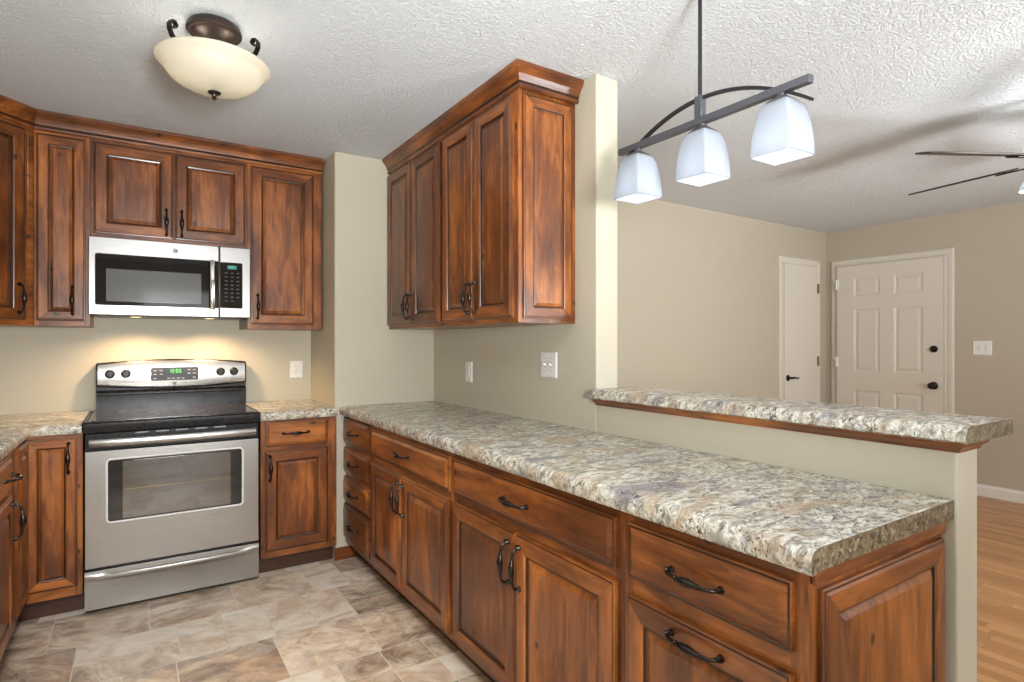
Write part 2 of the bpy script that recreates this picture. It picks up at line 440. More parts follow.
# ------------------------------------------------------------------ mesh helpers
class MB:
    def __init__(self):
        self.v = []; self.f = []; self.m = []

    def quad(self, pts, mi=0):
        i = len(self.v); self.v += [tuple(p) for p in pts]; self.f.append(tuple(range(i, i + len(pts)))); self.m.append(mi)

    def box(self, x0, x1, y0, y1, z0, z1, mi=0):
        i = len(self.v)
        self.v += [(x0, y0, z0), (x1, y0, z0), (x1, y1, z0), (x0, y1, z0), (x0, y0, z1), (x1, y0, z1), (x1, y1, z1), (x0, y1, z1)]
        for q in ((0, 3, 2, 1), (4, 5, 6, 7), (0, 1, 5, 4), (1, 2, 6, 5), (2, 3, 7, 6), (3, 0, 4, 7)):
            self.f.append(tuple(i + k for k in q)); self.m.append(mi)
        return self

    def prism(self, poly, z0, z1, mi=0, axis=2, cap_mi=None):
        """extrude a 2D polygon; axis 2: (x,y)->z, axis 1: (x,z)->y, axis 0: (y,z)->x"""
        n = len(poly); i = len(self.v)
        def P(p, h):
            return (p[0], p[1], h) if axis == 2 else ((p[0], h, p[1]) if axis == 1 else (h, p[0], p[1]))
        self.v += [P(p, z0) for p in poly] + [P(p, z1) for p in poly]
        cm = mi if cap_mi is None else cap_mi
        self.f.append(tuple(i + k for k in reversed(range(n)))); self.m.append(cm)
        self.f.append(tuple(i + n + k for k in range(n))); self.m.append(cm)
        for k in range(n):
            self.f.append((i + k, i + (k + 1) % n, i + n + (k + 1) % n, i + n + k)); self.m.append(mi)
        return self

    def loops(self, rings, close_start=True, close_end=True, mi=0, ring_mi=None):
        n = len(rings[0]); base = len(self.v)
        for r in rings: self.v += [tuple(p) for p in r]
        for a in range(len(rings) - 1):
            for k in range(n):
                q = (base + a * n + k, base + a * n + (k + 1) % n, base + (a + 1) * n + (k + 1) % n, base + (a + 1) * n + k)
                self.f.append(q); self.m.append(mi if ring_mi is None else ring_mi(a, k))
        if close_start: self.f.append(tuple(base + k for k in reversed(range(n)))); self.m.append(mi)
        if close_end:
            b2 = base + (len(rings) - 1) * n
            self.f.append(tuple(b2 + k for k in range(n))); self.m.append(mi if ring_mi is None else ring_mi(-1, 0))
        return self

    def tube(self, path, radii, seg=10, mi=0, cap=True):
        path = [Vector(p) for p in path]
        if isinstance(radii, (int, float)): radii = [radii] * len(path)
        rings = []; ref = None
        for i, p in enumerate(path):
            d = (path[min(i + 1, len(path) - 1)] - path[max(i - 1, 0)]).normalized()
            if ref is None:
                ref = Vector((0, 0, 1)) if abs(d.z) < 0.9 else Vector((1, 0, 0))
            u = (ref - d * ref.dot(d)).normalized(); w = d.cross(u); ref = u
            rings.append([p + (u * cos(2 * pi * k / seg) + w * sin(2 * pi * k / seg)) * radii[i] for k in range(seg)])
        return self.loops(rings, cap, cap, mi)

    def lathe(self, prof, c=(0, 0, 0), axis=2, seg=24, mi=0, cap0=True, cap1=True):
        rings = []
        for r, h in prof:
            ring = []
            for k in range(seg):
                a = 2 * pi * k / seg; p, q = r * cos(a), r * sin(a)
                if axis == 2: ring.append((c[0] + p, c[1] + q, c[2] + h))
                elif axis == 1: ring.append((c[0] + p, c[1] + h, c[2] + q))
                else: ring.append((c[0] + h, c[1] + p, c[2] + q))
            rings.append(ring)
        return self.loops(rings, cap0, cap1, mi)

    def grid(self, xs, zs, solid, y0, y1, mi=None):
        """plate in the x-z plane from y0 (front) to y1 with open cells; solid(i,j)"""
        idx = {}
        def V(i, j, s):
            k = (i, j, s)
            if k not in idx:
                idx[k] = len(self.v); self.v.append((xs[i], y0 if s == 0 else y1, zs[j]))
            return idx[k]
        nx, nz = len(xs) - 1, len(zs) - 1
        S_ = lambda i, j: 0 <= i < nx and 0 <= j < nz and solid(i, j)
        g = mi or (lambda i, j: 0)
        for i in range(nx):
            for j in range(nz):
                if not S_(i, j): continue
                t = g(i, j)
                self.f.append((V(i, j, 0), V(i + 1, j, 0), V(i + 1, j + 1, 0), V(i, j + 1, 0))); self.m.append(t)
                self.f.append((V(i, j, 1), V(i, j + 1, 1), V(i + 1, j + 1, 1), V(i + 1, j, 1))); self.m.append(t)
                if not S_(i - 1, j): self.f.append((V(i, j, 0), V(i, j + 1, 0), V(i, j + 1, 1), V(i, j, 1))); self.m.append(t)
                if not S_(i + 1, j): self.f.append((V(i + 1, j, 0), V(i + 1, j, 1), V(i + 1, j + 1, 1), V(i + 1, j + 1, 0))); self.m.append(t)
                if not S_(i, j - 1): self.f.append((V(i, j, 0), V(i, j, 1), V(i + 1, j, 1), V(i + 1, j, 0))); self.m.append(t)
                if not S_(i, j + 1): self.f.append((V(i, j + 1, 0), V(i + 1, j + 1, 0), V(i + 1, j + 1, 1), V(i, j + 1, 1))); self.m.append(t)
        return self

    def build(self, name, mats, parent=None, loc=(0, 0, 0), bevel=0.0, seg=2, smooth=None, label=None, rot=None):
        me = bpy.data.meshes.new(name)
        me.from_pydata(self.v, [], self.f)
        if not isinstance(mats, (list, tuple)): mats = [mats]
        for m in mats: me.materials.append(m)
        me.polygons.foreach_set('material_index', self.m)
        me.validate()
        bm = bmesh.new(); bm.from_mesh(me)
        bmesh.ops.recalc_face_normals(bm, faces=bm.faces)
        bm.to_mesh(me); bm.free()
        if smooth is not None:
            me.polygons.foreach_set('use_smooth', [True] * len(me.polygons))
            me.set_sharp_from_angle(angle=radians(smooth))
        o = bpy.data.objects.new(name, me); COL.objects.link(o)
        o.location = loc
        if rot: o.rotation_euler = rot
        if parent: o.parent = parent
        if bevel:
            md = o.modifiers.new('bevel', 'BEVEL'); md.width = bevel; md.segments = seg; md.limit_method = 'ANGLE'; md.angle_limit = radians(35)
            if smooth is None:
                me.polygons.foreach_set('use_smooth', [True] * len(me.polygons)); me.set_sharp_from_angle(angle=radians(60))
                md.harden_normals = False
        if label: o['label'] = label
        return o


def tag(o, label, cat, group=None):
    o['label'] = label; o['category'] = cat
    if group: o['group'] = group
    return o


def thing(name, label, cat, loc=(0, 0, 0), rz=0.0, group=None):
    o = bpy.data.objects.new(name, None); COL.objects.link(o)
    o.empty_display_size = 0.1
    o.location = loc; o.rotation_euler = (0, 0, rz)
    return tag(o, label, cat, group)


def struct(o):
    o['kind'] = 'structure'; return o


def share(name, src, parent, loc, rot=None):
    o = src.copy(); o.name = name; COL.objects.link(o); o.parent = parent; o.location = loc
    o.rotation_euler = rot or (0, 0, 0)
    return o


# ------------------------------------------------------------------ key dimensions
ZC = 2.406                 # ceiling
YB = 3.957                 # wall behind the range
YJ, XJ = 3.405, 0.983      # stepped-out part of that wall
XW, XW2 = 1.619, 1.742     # wall between kitchen and living room
YP = 1.829                 # where that wall drops to a half wall
YH = 0.563                 # end of the half wall
XF, YL = 5.925, 3.186      # far living room walls
XL = -1.03                 # left kitchen wall
YREAR = -2.3
ZT = 0.902                 # counter top

# ------------------------------------------------------------------ setting
struct(MB().box(XL, XW + 0.05, YREAR, YB, -0.05, 0).build('floor', TILE))
struct(MB().box(XW + 0.05, XF, YREAR, YL, -0.05, 0).build('floor', OAK))
struct(MB().box(XL - 0.1, XF + 0.1, YREAR, YB + 0.1, ZC, ZC + 0.06).build('ceiling', CEIL))
struct(MB().box(XL - 0.1, XJ, YB, YB + 0.1, 0, ZC).build('wall_back', PAINT))
struct(MB().box(XJ, XW2, YJ, YB + 0.1, 0, ZC).build('wall_jog', PAINT, bevel=0.012, seg=3))
struct(MB().box(XW, XW2, YP, YJ, 0, ZC).build('wall_right', PAINT, bevel=0.008, seg=3))
struct(MB().box(XW, XW2, YH, YP, 0, 1.04).build('wall_half', PAINT, bevel=0.006, seg=3))
struct(MB().box(XL - 0.1, XL, YREAR, YB, 0, ZC).build('wall_left', PAINT))
# wall behind the camera, open at the glazed door and the living room window
mb = MB(); mb.grid([XL - 0.1, 0.10, 1.00, 3.05, 4.55, XF + 0.1], [0, 0.08, 0.92, 1.98, 2.03, ZC], lambda i, j: not ((i == 1 and 0 < j < 4) or (i == 3 and j == 2)), YREAR - 0.1, YREAR)
struct(mb.build('wall_rear', PAINT))
struct(MB().box(XW2, XF + 0.1, YL, YL + 0.1, 0, ZC).build('wall_living_back', PAINT_LIV))
struct(MB().box(XF, XF + 0.1, YREAR, YL, 0, ZC).build('wall_living_far', PAINT_LIV))


def base_profile(h, t):
    return [(0, 0), (t, 0), (t, h * 0.78), (t * 0.55, h * 0.88), (t * 0.4, h), (0, h)]


# white baseboards of the living room
mb = MB(); mb.prism([(XF - p, z) for p, z in base_profile(0.095, 0.016)], YREAR, 2.078, axis=1)
struct(mb.build('baseboard_far', TRIMWHITE))
mb = MB(); mb.prism([(YL - p, z) for p, z in base_profile(0.095, 0.016)], XW2, 5.086, axis=0)
struct(mb.build('baseboard_living', TRIMWHITE))
# short stained board at the foot of the stepped-out wall
mb = MB(); mb.prism([(YJ - p, z) for p, z in base_profile(0.07, 0.016)], XJ - 0.004, 1.115, axis=0)
struct(mb.build('baseboard_jog', WOOD_X))


# ------------------------------------------------------------------ doors of the living room
def ringpanel(mb, x0, x1, z0, z1, y, prof, mi=0):
    rings = []
    for ins, d in prof:
        rings.append([(x0 + ins, y + d, z0 + ins), (x1 - ins, y + d, z0 + ins), (x1 - ins, y + d, z1 - ins), (x0 + ins, y + d, z1 - ins)])
    mb.loops(rings, False, True, mi)


def casing(x0, x1, ztop, w, parent, y=-0.018):
    """three-sided door casing in the x-z plane"""
    mb = MB()
    prof = [(0, 0.0), (0, y * 0.75), (w * 0.18, y), (w * 0.55, y * 0.9), (w * 0.8, y * 0.62), (w, y * 0.5), (w, 0)]
    P = []
    for d, yy in prof:
        P.append([(x0 + d, yy, 0), (x0 + d, yy, ztop - d), (x1 - d, yy, ztop - d), (x1 - d, yy, 0)])
    n = len(P); base = len(mb.v)
    for r in P: mb.v += r
    for a in range(n):
        a2 = (a + 1) % n
        for k in range(3):
            mb.f.append((base + a * 4 + k, base + a * 4 + k + 1, base + a2 * 4 + k + 1, base + a2 * 4 + k)); mb.m.append(0)
    mb.f.append(tuple(base + a * 4 for a in range(n))); mb.m.append(0)
    mb.f.append(tuple(base + a * 4 + 3 for a in reversed(range(n)))); mb.m.append(0)
    return mb.build('door_frame', TRIMWHITE if parent is None else DOORPAINT, parent)


# six-panel entry door, wall x = XF, local x runs along world -Y
dw, dh = 0.905, 2.035
rows = [(0.20, 0.82), (1.0, 1.61), (1.735, 1.91)]
cols = [(0.16, 0.396), (0.516, 0.751)]
xs = [0] + [c for p in cols for c in p] + [dw]
zs = [0.008] + [c for p in rows for c in p] + [dh]
mb = MB()
mb.grid(xs, zs, lambda i, j: not (i in (1, 3) and j in (1, 3, 5)), -0.012, 0.02)
for a, b_ in cols:
    for c, d in rows:
        ringpanel(mb, a, b_, c, d, 0, [(0, -0.012), (0.012, -0.004), (0.024, -0.004), (0.042, -0.010), (0.05, -0.010)])
door = struct(mb.build('door_1', DOORPAINT, loc=(XF - 0.03, 3.053, 0), rot=(0, 0, -pi / 2)))
casing(-0.072, dw + 0.069, 2.101, 0.066, door, -0.018).location = (0, 0.03, 0)
# jamb between slab and casing
jm = MB(); jm.grid([-0.012, -0.004, dw + 0.004, dw + 0.012], [0, dh + 0.004, dh + 0.012], lambda i, j: not (i == 1 and j == 0), 0.0, 0.029)
jm.build('door_jamb', DOORPAINT, door)
for nm, z, r in (('deadbolt', 1.224, 0.031), ('door_knob', 0.902, 0.030)):
    mb = MB()
    if nm == 'deadbolt':
        mb.lathe([(r, 0), (r, -0.008), (r * 0.8, -0.016), (r * 0.5, -0.018)], axis=1)
        mb.box(-0.005, 0.005, -0.032, -0.016, -0.016, 0.016)
    else:
        mb.lathe([(0.034, 0), (0.034, -0.006), (0.026, -0.012), (0.012, -0.016), (0.011, -0.032), (0.024, -0.042), (0.030, -0.055), (0.026, -0.066), (0.012, -0.071)], axis=1)
    mb.build(nm, BRONZE, door, loc=(0.836, -0.012, z), smooth=40, label='black bronze ' + nm.replace('_', ' '))
for z in (1.86, 1.09, 0.25):
    mb = MB(); mb.tube([(0, 0, -0.05), (0, 0, 0.05)], 0.007, 10); mb.box(-0.032, 0, 0.004, 0.012, 0.02, 0.045); mb.box(0, 0.02, -0.002, 0.01, -0.05, 0.05)
    mb.build('hinge', WHITE_PL, door, loc=(-0.006, -0.016, z), smooth=40)

# narrow flush door, wall y = YL
nd0, nd1 = 5.15, 5.722
mb = MB(); mb.box(0, nd1 - nd0, -0.008, 0.02, 0.008, 2.034)
nd = struct(mb.build('door_2', DOORPAINT, loc=(nd0, YL - 0.022, 0), bevel=0.003))
casing(5.087 - nd0, 5.79 - nd0, 2.101, 0.06, nd, -0.018).location = (0, 0.022, 0)
jm = MB(); w_ = nd1 - nd0
jm.grid([-0.01, -0.003, w_ + 0.003, w_ + 0.01], [0, 2.038, 2.046], lambda i, j: not (i == 1 and j == 0), 0.002, 0.021)
jm.build('door_jamb', DOORPAINT, nd)
mb = MB(); mb.lathe([(0.03, 0), (0.03, -0.006), (0.022, -0.012), (0.011, -0.014), (0.011, -0.045)], axis=1)
mb.tube([(0, -0.045, 0), (0.03, -0.05, 0.004), (0.06, -0.05, 0.0), (0.085, -0.047, -0.008), (0.108, -0.047, 0.002)], [0.011, 0.0105, 0.009, 0.0075, 0.006], 10)
mb.build('door_handle', BRONZE, nd, loc=(0.044, -0.008, 0.945), smooth=40, label='black lever handle')
for z in (1.82, 1.098, 0.25):
    mb = MB(); mb.tube([(0, -0.004, -0.048), (0, -0.004, 0.048)], 0.0065, 10); mb.box(-0.018, 0.012, -0.002, 0.006, -0.046, 0.046)
    mb.build('hinge', BRASS, nd, loc=(w_ + 0.0, -0.012, z), smooth=40, label='dark brass hinge')

# ------------------------------------------------------------------ cabinet kit
DT = 0.021    # door thickness
HAND = {}


def handle_mesh(vertical):
    L = 0.066
    pts = []; rad = []
    prof = [(-1.0, 0.0, .0085), (-1.0, .004, .0085), (-0.985, .008, .0055), (-0.96, .016, .0045), (-0.90, .024, .0045), (-0.78, .028, .0042), (-0.60, .030, .0046),
            (-0.47, .031, .0050), (-0.44, .0312, .0068), (-0.41, .0312, .0052), (-0.30, .032, .0074), (-0.15, .033, .0098), (0, .0335, .0106)]
    full = prof + [(-a, y, r) for a, y, r in reversed(prof[:-1])]
    for a, y, r in full:
        p = (a * L, -y, 0)
        if vertical: p = (0, -y, a * L)
        pts.append(p); rad.append(r)
    mb = MB(); mb.tube(pts, rad, 10)
    # paired leaf of the foot
    for s in (-1, 1):
        q = [(s * L, -0.001, 0), (s * (L + 0.006), -0.010, 0), (s * (L + 0.008), -0.017, 0)]
        if vertical: q = [(0, b_, a) for a, b_, c in q]
        mb.tube(q, [0.006, 0.005, 0.0025], 8)
    return mb


def add_handle(parent, x, z, vertical):
    if vertical not in HAND:
        HAND[vertical] = handle_mesh(vertical).build('handle', BRONZE, parent, (x, -DT, z), smooth=50)
    else:
        share('handle', HAND[vertical], parent, (x, -DT, z))


DOORPROF = [(0, 0.0), (0, -0.013), (0.003, -0.016), (0.007, -0.0165), (0.011, -DT), (0.052, -DT), (0.0535, -0.0195), (0.057, -0.017), (0.059, -0.012), (0.065, -0.0105), (0.068, -0.0125), (0.079, -0.0180), (0.081, -0.0195)]


def panel_door(parent, x0, x1, z0, z1, name='door', fw=None):
    """raised-panel door; stiles upright grain, rails across, glazed groove"""
    w, h = x1 - x0, z1 - z0
    f = 1.0
    if fw: f = fw
    prof = [(i if i < 0.02 else 0.011 + (i - 0.011) * f, d) for i, d in DOORPROF]
    rings = []
    for ins, d in prof:
        rings.append([(ins, d, ins), (w - ins, d, ins), (w - ins, d, h - ins), (ins, d, h - ins)])
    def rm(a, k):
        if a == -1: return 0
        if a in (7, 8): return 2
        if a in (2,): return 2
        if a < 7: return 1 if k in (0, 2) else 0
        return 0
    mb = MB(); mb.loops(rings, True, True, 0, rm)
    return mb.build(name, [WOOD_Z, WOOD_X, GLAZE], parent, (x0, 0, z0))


def slab_drawer(parent, x0, x1, z0, z1):
    w, h = x1 - x0, z1 - z0
    prof = [(0, 0), (0, -0.010), (0.003, -0.0125), (0.008, -0.013), (0.011, -0.0145), (0.019, -DT + 0.0012), (0.022, -DT)]
    rings = [[(i, d, i), (w - i, d, i), (w - i, d, h - i), (i, d, h - i)] for i, d in prof]
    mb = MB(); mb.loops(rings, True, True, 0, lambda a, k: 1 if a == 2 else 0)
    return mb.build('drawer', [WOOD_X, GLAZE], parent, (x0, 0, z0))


def frame_and_body(t, w, d, z0, z1, openings, body_poly=None):
    """face frame with openings (x0,x1,z0,z1) plus carcass behind it"""
    xs = sorted({0.0, w} | {round(o[0], 4) for o in openings} | {round(o[1], 4) for o in openings})
    zs = sorted({z0, z1} | {round(o[2], 4) for o in openings} | {round(o[3], 4) for o in openings})
    def solid(i, j):
        cx, cz = (xs[i] + xs[i + 1]) / 2, (zs[j] + zs[j + 1]) / 2
        return not any(o[0] < cx < o[1] and o[2] < cz < o[3] for o in openings)
    ox0 = min(o[0] for o in openings); ox1 = max(o[1] for o in openings)
    mb = MB(); mb.grid(xs, zs, solid, 0.0, 0.019, lambda i, j: 0 if (xs[i + 1] <= ox0 + 1e-6 or xs[i] >= ox1 - 1e-6) else 1)
    mb.build('face_frame', [WOOD_Z, WOOD_X], t, bevel=0.0015, seg=1)
    mb = MB()
    if body_poly: mb.prism(body_poly, z0, z1)
    else: mb.box(0.001, w - 0.001, 0.019, d, z0, z1)
    mb.build('body', [WOOD_Z], t)


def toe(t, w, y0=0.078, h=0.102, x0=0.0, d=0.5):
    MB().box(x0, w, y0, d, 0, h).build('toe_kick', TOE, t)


# --- peninsula base cabinets; local x = world -Y, face plane x = XPF
XPF = 1.045
ZB0, ZB1 = 0.10, 0.855
PD = XW - XPF - 0.002


def pen_unit(name, label, y_hi, y_lo):
    t = thing(name, label, 'cabinet', (XPF, y_hi, 0), -pi / 2, 'base cabinets along the peninsula')
    return t, y_hi - y_lo


G = 0.010  # overlay lap
# four-drawer bank
t, w = pen_unit('drawer_cabinet', 'narrow stained base cabinet with four stacked drawers, against the stepped wall corner', 3.400, 2.938)
dz = [(0.690, 0.838), (0.520, 0.664), (0.352, 0.494), (0.136, 0.333)]
frame_and_body(t, w, PD, ZB0, ZB1, [(0.03, w - 0.032, a + G, b - G) for a, b in dz])
toe(t, w)
for a, b in dz:
    dr = slab_drawer(t, 0.006, w - 0.022, a, b); add_handle(dr, 0.215, (b - a) * 0.52, False)

# two drawer-over-doors units
for lab, yh, yl, dx, mid, dxe in (
        ('stained base cabinet, wide drawer over two doors, next to the four-drawer bank', 2.938, 2.016, (0.017, 0.905), 0.436, None),
        ('stained base cabinet, wide drawer over two doors, in the middle of the near peninsula front', 2.016, 1.073, (0.020, 0.919), 0.461, None)):
    t, w = pen_unit('base_cabinet', lab, yh, yl)
    a, b = dx
    frame_and_body(t, w, PD, ZB0, ZB1, [(a + G, b - G, 0.693 + G, 0.823 - G), (a + G, b - G, 0.128 + G, 0.658 - G)])
    toe(t, w)
    dr = slab_drawer(t, a, b, 0.690, 0.824); add_handle(dr, (b - a) * 0.5, 0.070, False)
    d1 = panel_door(t, a, mid - 0.003, 0.126, 0.658); add_handle(d1, mid - a - 0.034, 0.43, True)
    d2 = panel_door(t, mid + 0.003, b, 0.126, 0.658); add_handle(d2, 0.030, 0.43, True)

# end unit with pull-out front and a panelled end
t, w = pen_unit('end_cabinet', 'stained base cabinet at the open peninsula end with panelled side and pull-out front', 1.073, 0.600)
frame_and_body(t, w, PD, ZB0, ZB1, [(0.033, w - 0.03, 0.70, 0.81), (0.033, w - 0.03, 0.138, 0.63)])
toe(t, w)
dr = slab_drawer(t, 0.023, w - 0.02, 0.688, 0.822); add_handle(dr, 0.215, 0.068, False)
d1 = panel_door(t, 0.023, w - 0.02, 0.126, 0.645); add_handle(d1, 0.215, 0.487, False)
# side panel faces -Y: local x of the panel runs along world +X
sp = panel_door(t, 0, 0.528, 0.0, 0.682, 'side_panel', 0.92)
sp.location = (w, 0.033, 0.126); sp.rotation_euler = (0, 0, pi / 2)
mb = MB(); mb.box(w - 0.001, w + 0.005, 0.0, PD, 0.0, ZB1)
mb.build('end_board', WOOD_Z, t)
mb = MB(); mb.box(w + 0.005, w + 0.017, 0.006, PD, 0.822, ZB1); mb.build('top_moulding', WOOD_Y, t, bevel=0.004)

# --- base cabinets beside the range (face plane y = YBF)
YBF = 3.358
BD = YB - YBF - 0.002
t = thing('base_cabinet', 'stained base cabinet with one drawer and one door, right of the range', 'cabinet', (0.569, YBF, 0), 0)
w = 0.979 - 0.569
frame_and_body(t, w, BD, ZB0, ZB1, [(0.035, w - 0.063, 0.715, 0.835), (0.035, w - 0.063, 0.15, 0.675)])
toe(t, w)
dr = slab_drawer(t, 0.022, w - 0.052, 0.708, 0.846); add_handle(dr, 0.157, 0.07, False)
d1 = panel_door(t, 0.022, w - 0.052, 0.140, 0.684); add_handle(d1, 0.022, 0.455, True)

# corner unit left of the range: one leaf on each leg
t = thing('corner_cabinet', 'stained corner base cabinet with folding narrow doors, left of the range', 'cabinet', (-0.416, YBF, 0), 0)
w = 0.212
XLF = -0.418  # face plane of the left run
frame_and_body(t, w, BD, ZB0, ZB1, [(0.012, w - 0.03, 0.15, 0.825)])
toe(t, w, x0=-0.078)
d1 = panel_door(t, 0.003, 0.193, 0.146, 0.838, fw=0.72); add_handle(d1, 0.157, 0.60, True)
d2 = panel_door(t, 0.0, 0.225, 0.146, 0.838, fw=0.72)
d2.location = (-0.0, -0.252, 0.146); d2.rotation_euler = (0, 0, pi / 2); d2.location.x = -0.0
mb = MB(); mb.box(-0.60, -0.001, -0.30, BD, ZB0, ZB1); mb.build('corner_body', WOOD_Z, t)
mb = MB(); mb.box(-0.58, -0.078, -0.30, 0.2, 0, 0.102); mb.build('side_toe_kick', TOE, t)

# left run unit, faces +X: local x = world +Y
t = thing('base_cabinet', 'stained base cabinet with drawer and door cut by the left picture edge', 'cabinet', (-0.416, 2.30, 0), pi / 2)
w = 3.056 - 2.30
frame_and_body(t, w, 0.60, ZB0, ZB1, [(0.03, 0.62, 0.715, 0.835), (0.03, 0.62, 0.15, 0.675)])
toe(t, w)
dr = slab_drawer(t, 0.02, 0.632, 0.700, 0.838); add_handle(dr, 0.50, 0.07, False)
d1 = panel_door(t, 0.02, 0.632, 0.146, 0.684); add_handle(d1, 0.585, 0.44, True)


# --- wall cabinets
ZU0, ZU1 = 1.358, 2.330
YUF = 3.637
UD = YB - YUF - 0.002
grp_l = 'wall cabinets over the range wall'


def upper(name, label, x0, x1, z0, dz0, doors, hand):
    t = thing(name, label, 'cabinet', (x0, YUF, 0), 0, grp_l)
    w = x1 - x0
    frame_and_body(t, w, UD, z0, ZU1, [(a + G, b - G, dz0 + G, 2.30 - G) for a, b in doors])
    for (a, b), hx in zip(doors, hand):
        d = panel_door(t, a, b, dz0, 2.302, fw=0.8 if b - a < 0.25 else None); add_handle(d, hx, 0.102 if dz0 < 1.6 else 0.086, True)
    return t


upper('wall_cabinet', 'narrow one-door stained wall cabinet left of the microwave', -0.414, -0.190, ZU0, 1.384, [(0.010, 0.205)], [0.143])
upper('wall_cabinet', 'short two-door stained wall cabinet directly above the microwave', -0.190, 0.545, 1.820, 1.836, [(0.014, 0.364), (0.372, 0.722)], [0.318, 0.032])
upper('wall_cabinet', 'one-door stained wall cabinet right of the microwave, above the white outlet', 0.545, 0.966, ZU0, 1.384, [(0.018, 0.372)], [0.034])

# diagonal corner cabinet
cx0, cy0 = -0.703, 3.348
t = thing('corner_wall_cabinet', 'diagonal corner stained wall cabinet at the left picture edge', 'cabinet', (cx0, cy0, 0), radians(45), grp_l)
wl = 0.289 * math.sqrt(2)
R45 = Matrix.Rotation(radians(-45), 2)
poly = [R45 @ (Vector(p) - Vector((cx0, cy0))) for p in ((-0.689, 3.362 + 0.0135), (-0.4145, 3.6505), (-0.4145, YB - 0.002), (XL + 0.002, YB - 0.002), (XL + 0.002, 3.3755))]
frame_and_body(t, wl, 0.3, ZU0, ZU1, [(0.03, wl - 0.028, 1.394, 2.29)], [tuple(p) for p in poly])
d = panel_door(t, 0.02, wl - 0.052, 1.384, 2.302); add_handle(d, wl - 0.106, 0.102, True)

# right-hand wall cabinets, face plane x = XUF, local x = world -Y
XUF = 1.316
RD = XW - XUF - 0.002
grp_r = 'wall cabinets over the peninsula'
for nm, lab, yh, yl, doors in (
        ('wall_cabinet', 'two-door stained wall cabinet over the counter, tucked against the stepped wall', 3.400, 2.648, [(0.016, 0.374), (0.380, 0.730)]),
        ('wall_cabinet', 'two-door stained wall cabinet over the counter with panelled end toward the pillar', 2.648, 1.967, [(0.012, 0.333), (0.339, 0.657)])):
    t = thing(nm, lab, 'cabinet', (XUF, yh, 0), -pi / 2, grp_r)
    w = yh - yl
    frame_and_body(t, w, RD, ZU0, ZU1, [(a + G, b - G, 1.384 + G, 2.30 - G) for a, b in doors])
    (a, b), (c, d_) = doors
    q = panel_door(t, a, b, 1.380, 2.302); add_handle(q, b - a - 0.03, 0.10, True)
    q = panel_door(t, c, d_, 1.380, 2.302); add_handle(q, 0.028, 0.10, True)
    if yl < 2:
        q = panel_door(t, 0, 0.254, 1.376, 2.304, 'end_panel', 0.78)
        q.location = (w, 0.024, 1.376); q.rotation_euler = (0, 0, pi / 2); q.scale = (1, 0.6, 1)


# --- crown moulding
def offset_path(path, d):
    out = []
    for i, p in enumerate(path):
        dirs = []
        if i > 0: dirs.append((Vector(path[i]) - Vector(path[i - 1])).normalized())
        if i < len(path) - 1: dirs.append((Vector(path[i + 1]) - Vector(path[i])).normalized())
        ns = [Vector((v.y, -v.x)) for v in dirs]
        if len(ns) == 1: o = ns[0] * d
        else:
            m = (ns[0] + ns[1]).normalized(); o = m * (d / m.dot(ns[0]))
        out.append(Vector(p) + o)
    return out


CROWN = [(0.000, 2.316), (0.004, 2.316), (0.010, 2.322), (0.011, 2.331), (0.007, 2.336), (0.012, 2.342), (0.016, 2.352), (0.023, 2.366), (0.033, 2.377), (0.038, 2.381), (0.038, 2.386), (0.043, 2.390), (0.044, 2.4055), (0.000, 2.4055)]


def crown(label, path, mats_by_seg):
    mb = MB(); n = len(CROWN); P = []
    for d, z in CROWN:
        P.append([(q.x, q.y, z) for q in offset_path(path, d + 0.0005)])
    k = len(path); base = 0
    for r in P: mb.v += r
    for a in range(n):
        a2 = (a + 1) % n
        for s in range(k - 1):
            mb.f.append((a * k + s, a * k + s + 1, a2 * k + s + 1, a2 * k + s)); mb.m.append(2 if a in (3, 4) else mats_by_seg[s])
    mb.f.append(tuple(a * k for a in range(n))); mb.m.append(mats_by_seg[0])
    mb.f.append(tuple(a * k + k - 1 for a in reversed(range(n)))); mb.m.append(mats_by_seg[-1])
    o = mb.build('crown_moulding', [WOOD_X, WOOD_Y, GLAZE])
    return tag(o, label, 'moulding')


crown('stained crown moulding along the cabinets of the range wall', [(cx0, cy0), (-0.414, YUF), (0.971, YUF)], [0, 0])
crown('stained crown moulding around the cabinets over the peninsula', [(XUF, 3.403), (XUF, 1.953), (XW - 0.001, 1.953)], [1, 0])

# ------------------------------------------------------------------ worktops
TH = 0.048


def nose(front, back, s, top=ZT, th=TH):
    """cross-section of a rolled-edge top; s = +1 when the back is at larger coordinate"""
    pr = [(0.0, -th + 0.006), (0.004, -th), (0.03, -th), (0.03, -th + 0.012)]
    P = [(front + s * 0.030, top - th + 0.004), (front + s * 0.006, top - th), (front + s * 0.001, top - th + 0.007), (front, top - 0.024), (front + s * 0.002, top - 0.014), (front + s * 0.008, top - 0.006), (front + s * 0.018, top - 0.001), (front + s * 0.03, top), (back, top), (back, top - th + 0.004)]
    return P


mb = MB(); mb.prism(nose(1.007, XW - 0.001, 1), 0.568, YJ - 0.001, axis=1, mi=0, cap_mi=1)
tag(mb.build('countertop', [LAM, LAM_EDGE], smooth=50), 'long granite-look counter over the peninsula cabinets', 'countertop')
mb = MB(); mb.prism([(a, b) for a, b in nose(3.330, YB - 0.001, 1)], 0.566, XJ - 0.002, axis=0, mi=0, cap_mi=0)
tag(mb.build('countertop', [LAM, LAM_EDGE], smooth=50), 'short granite-look counter right of the range', 'countertop')
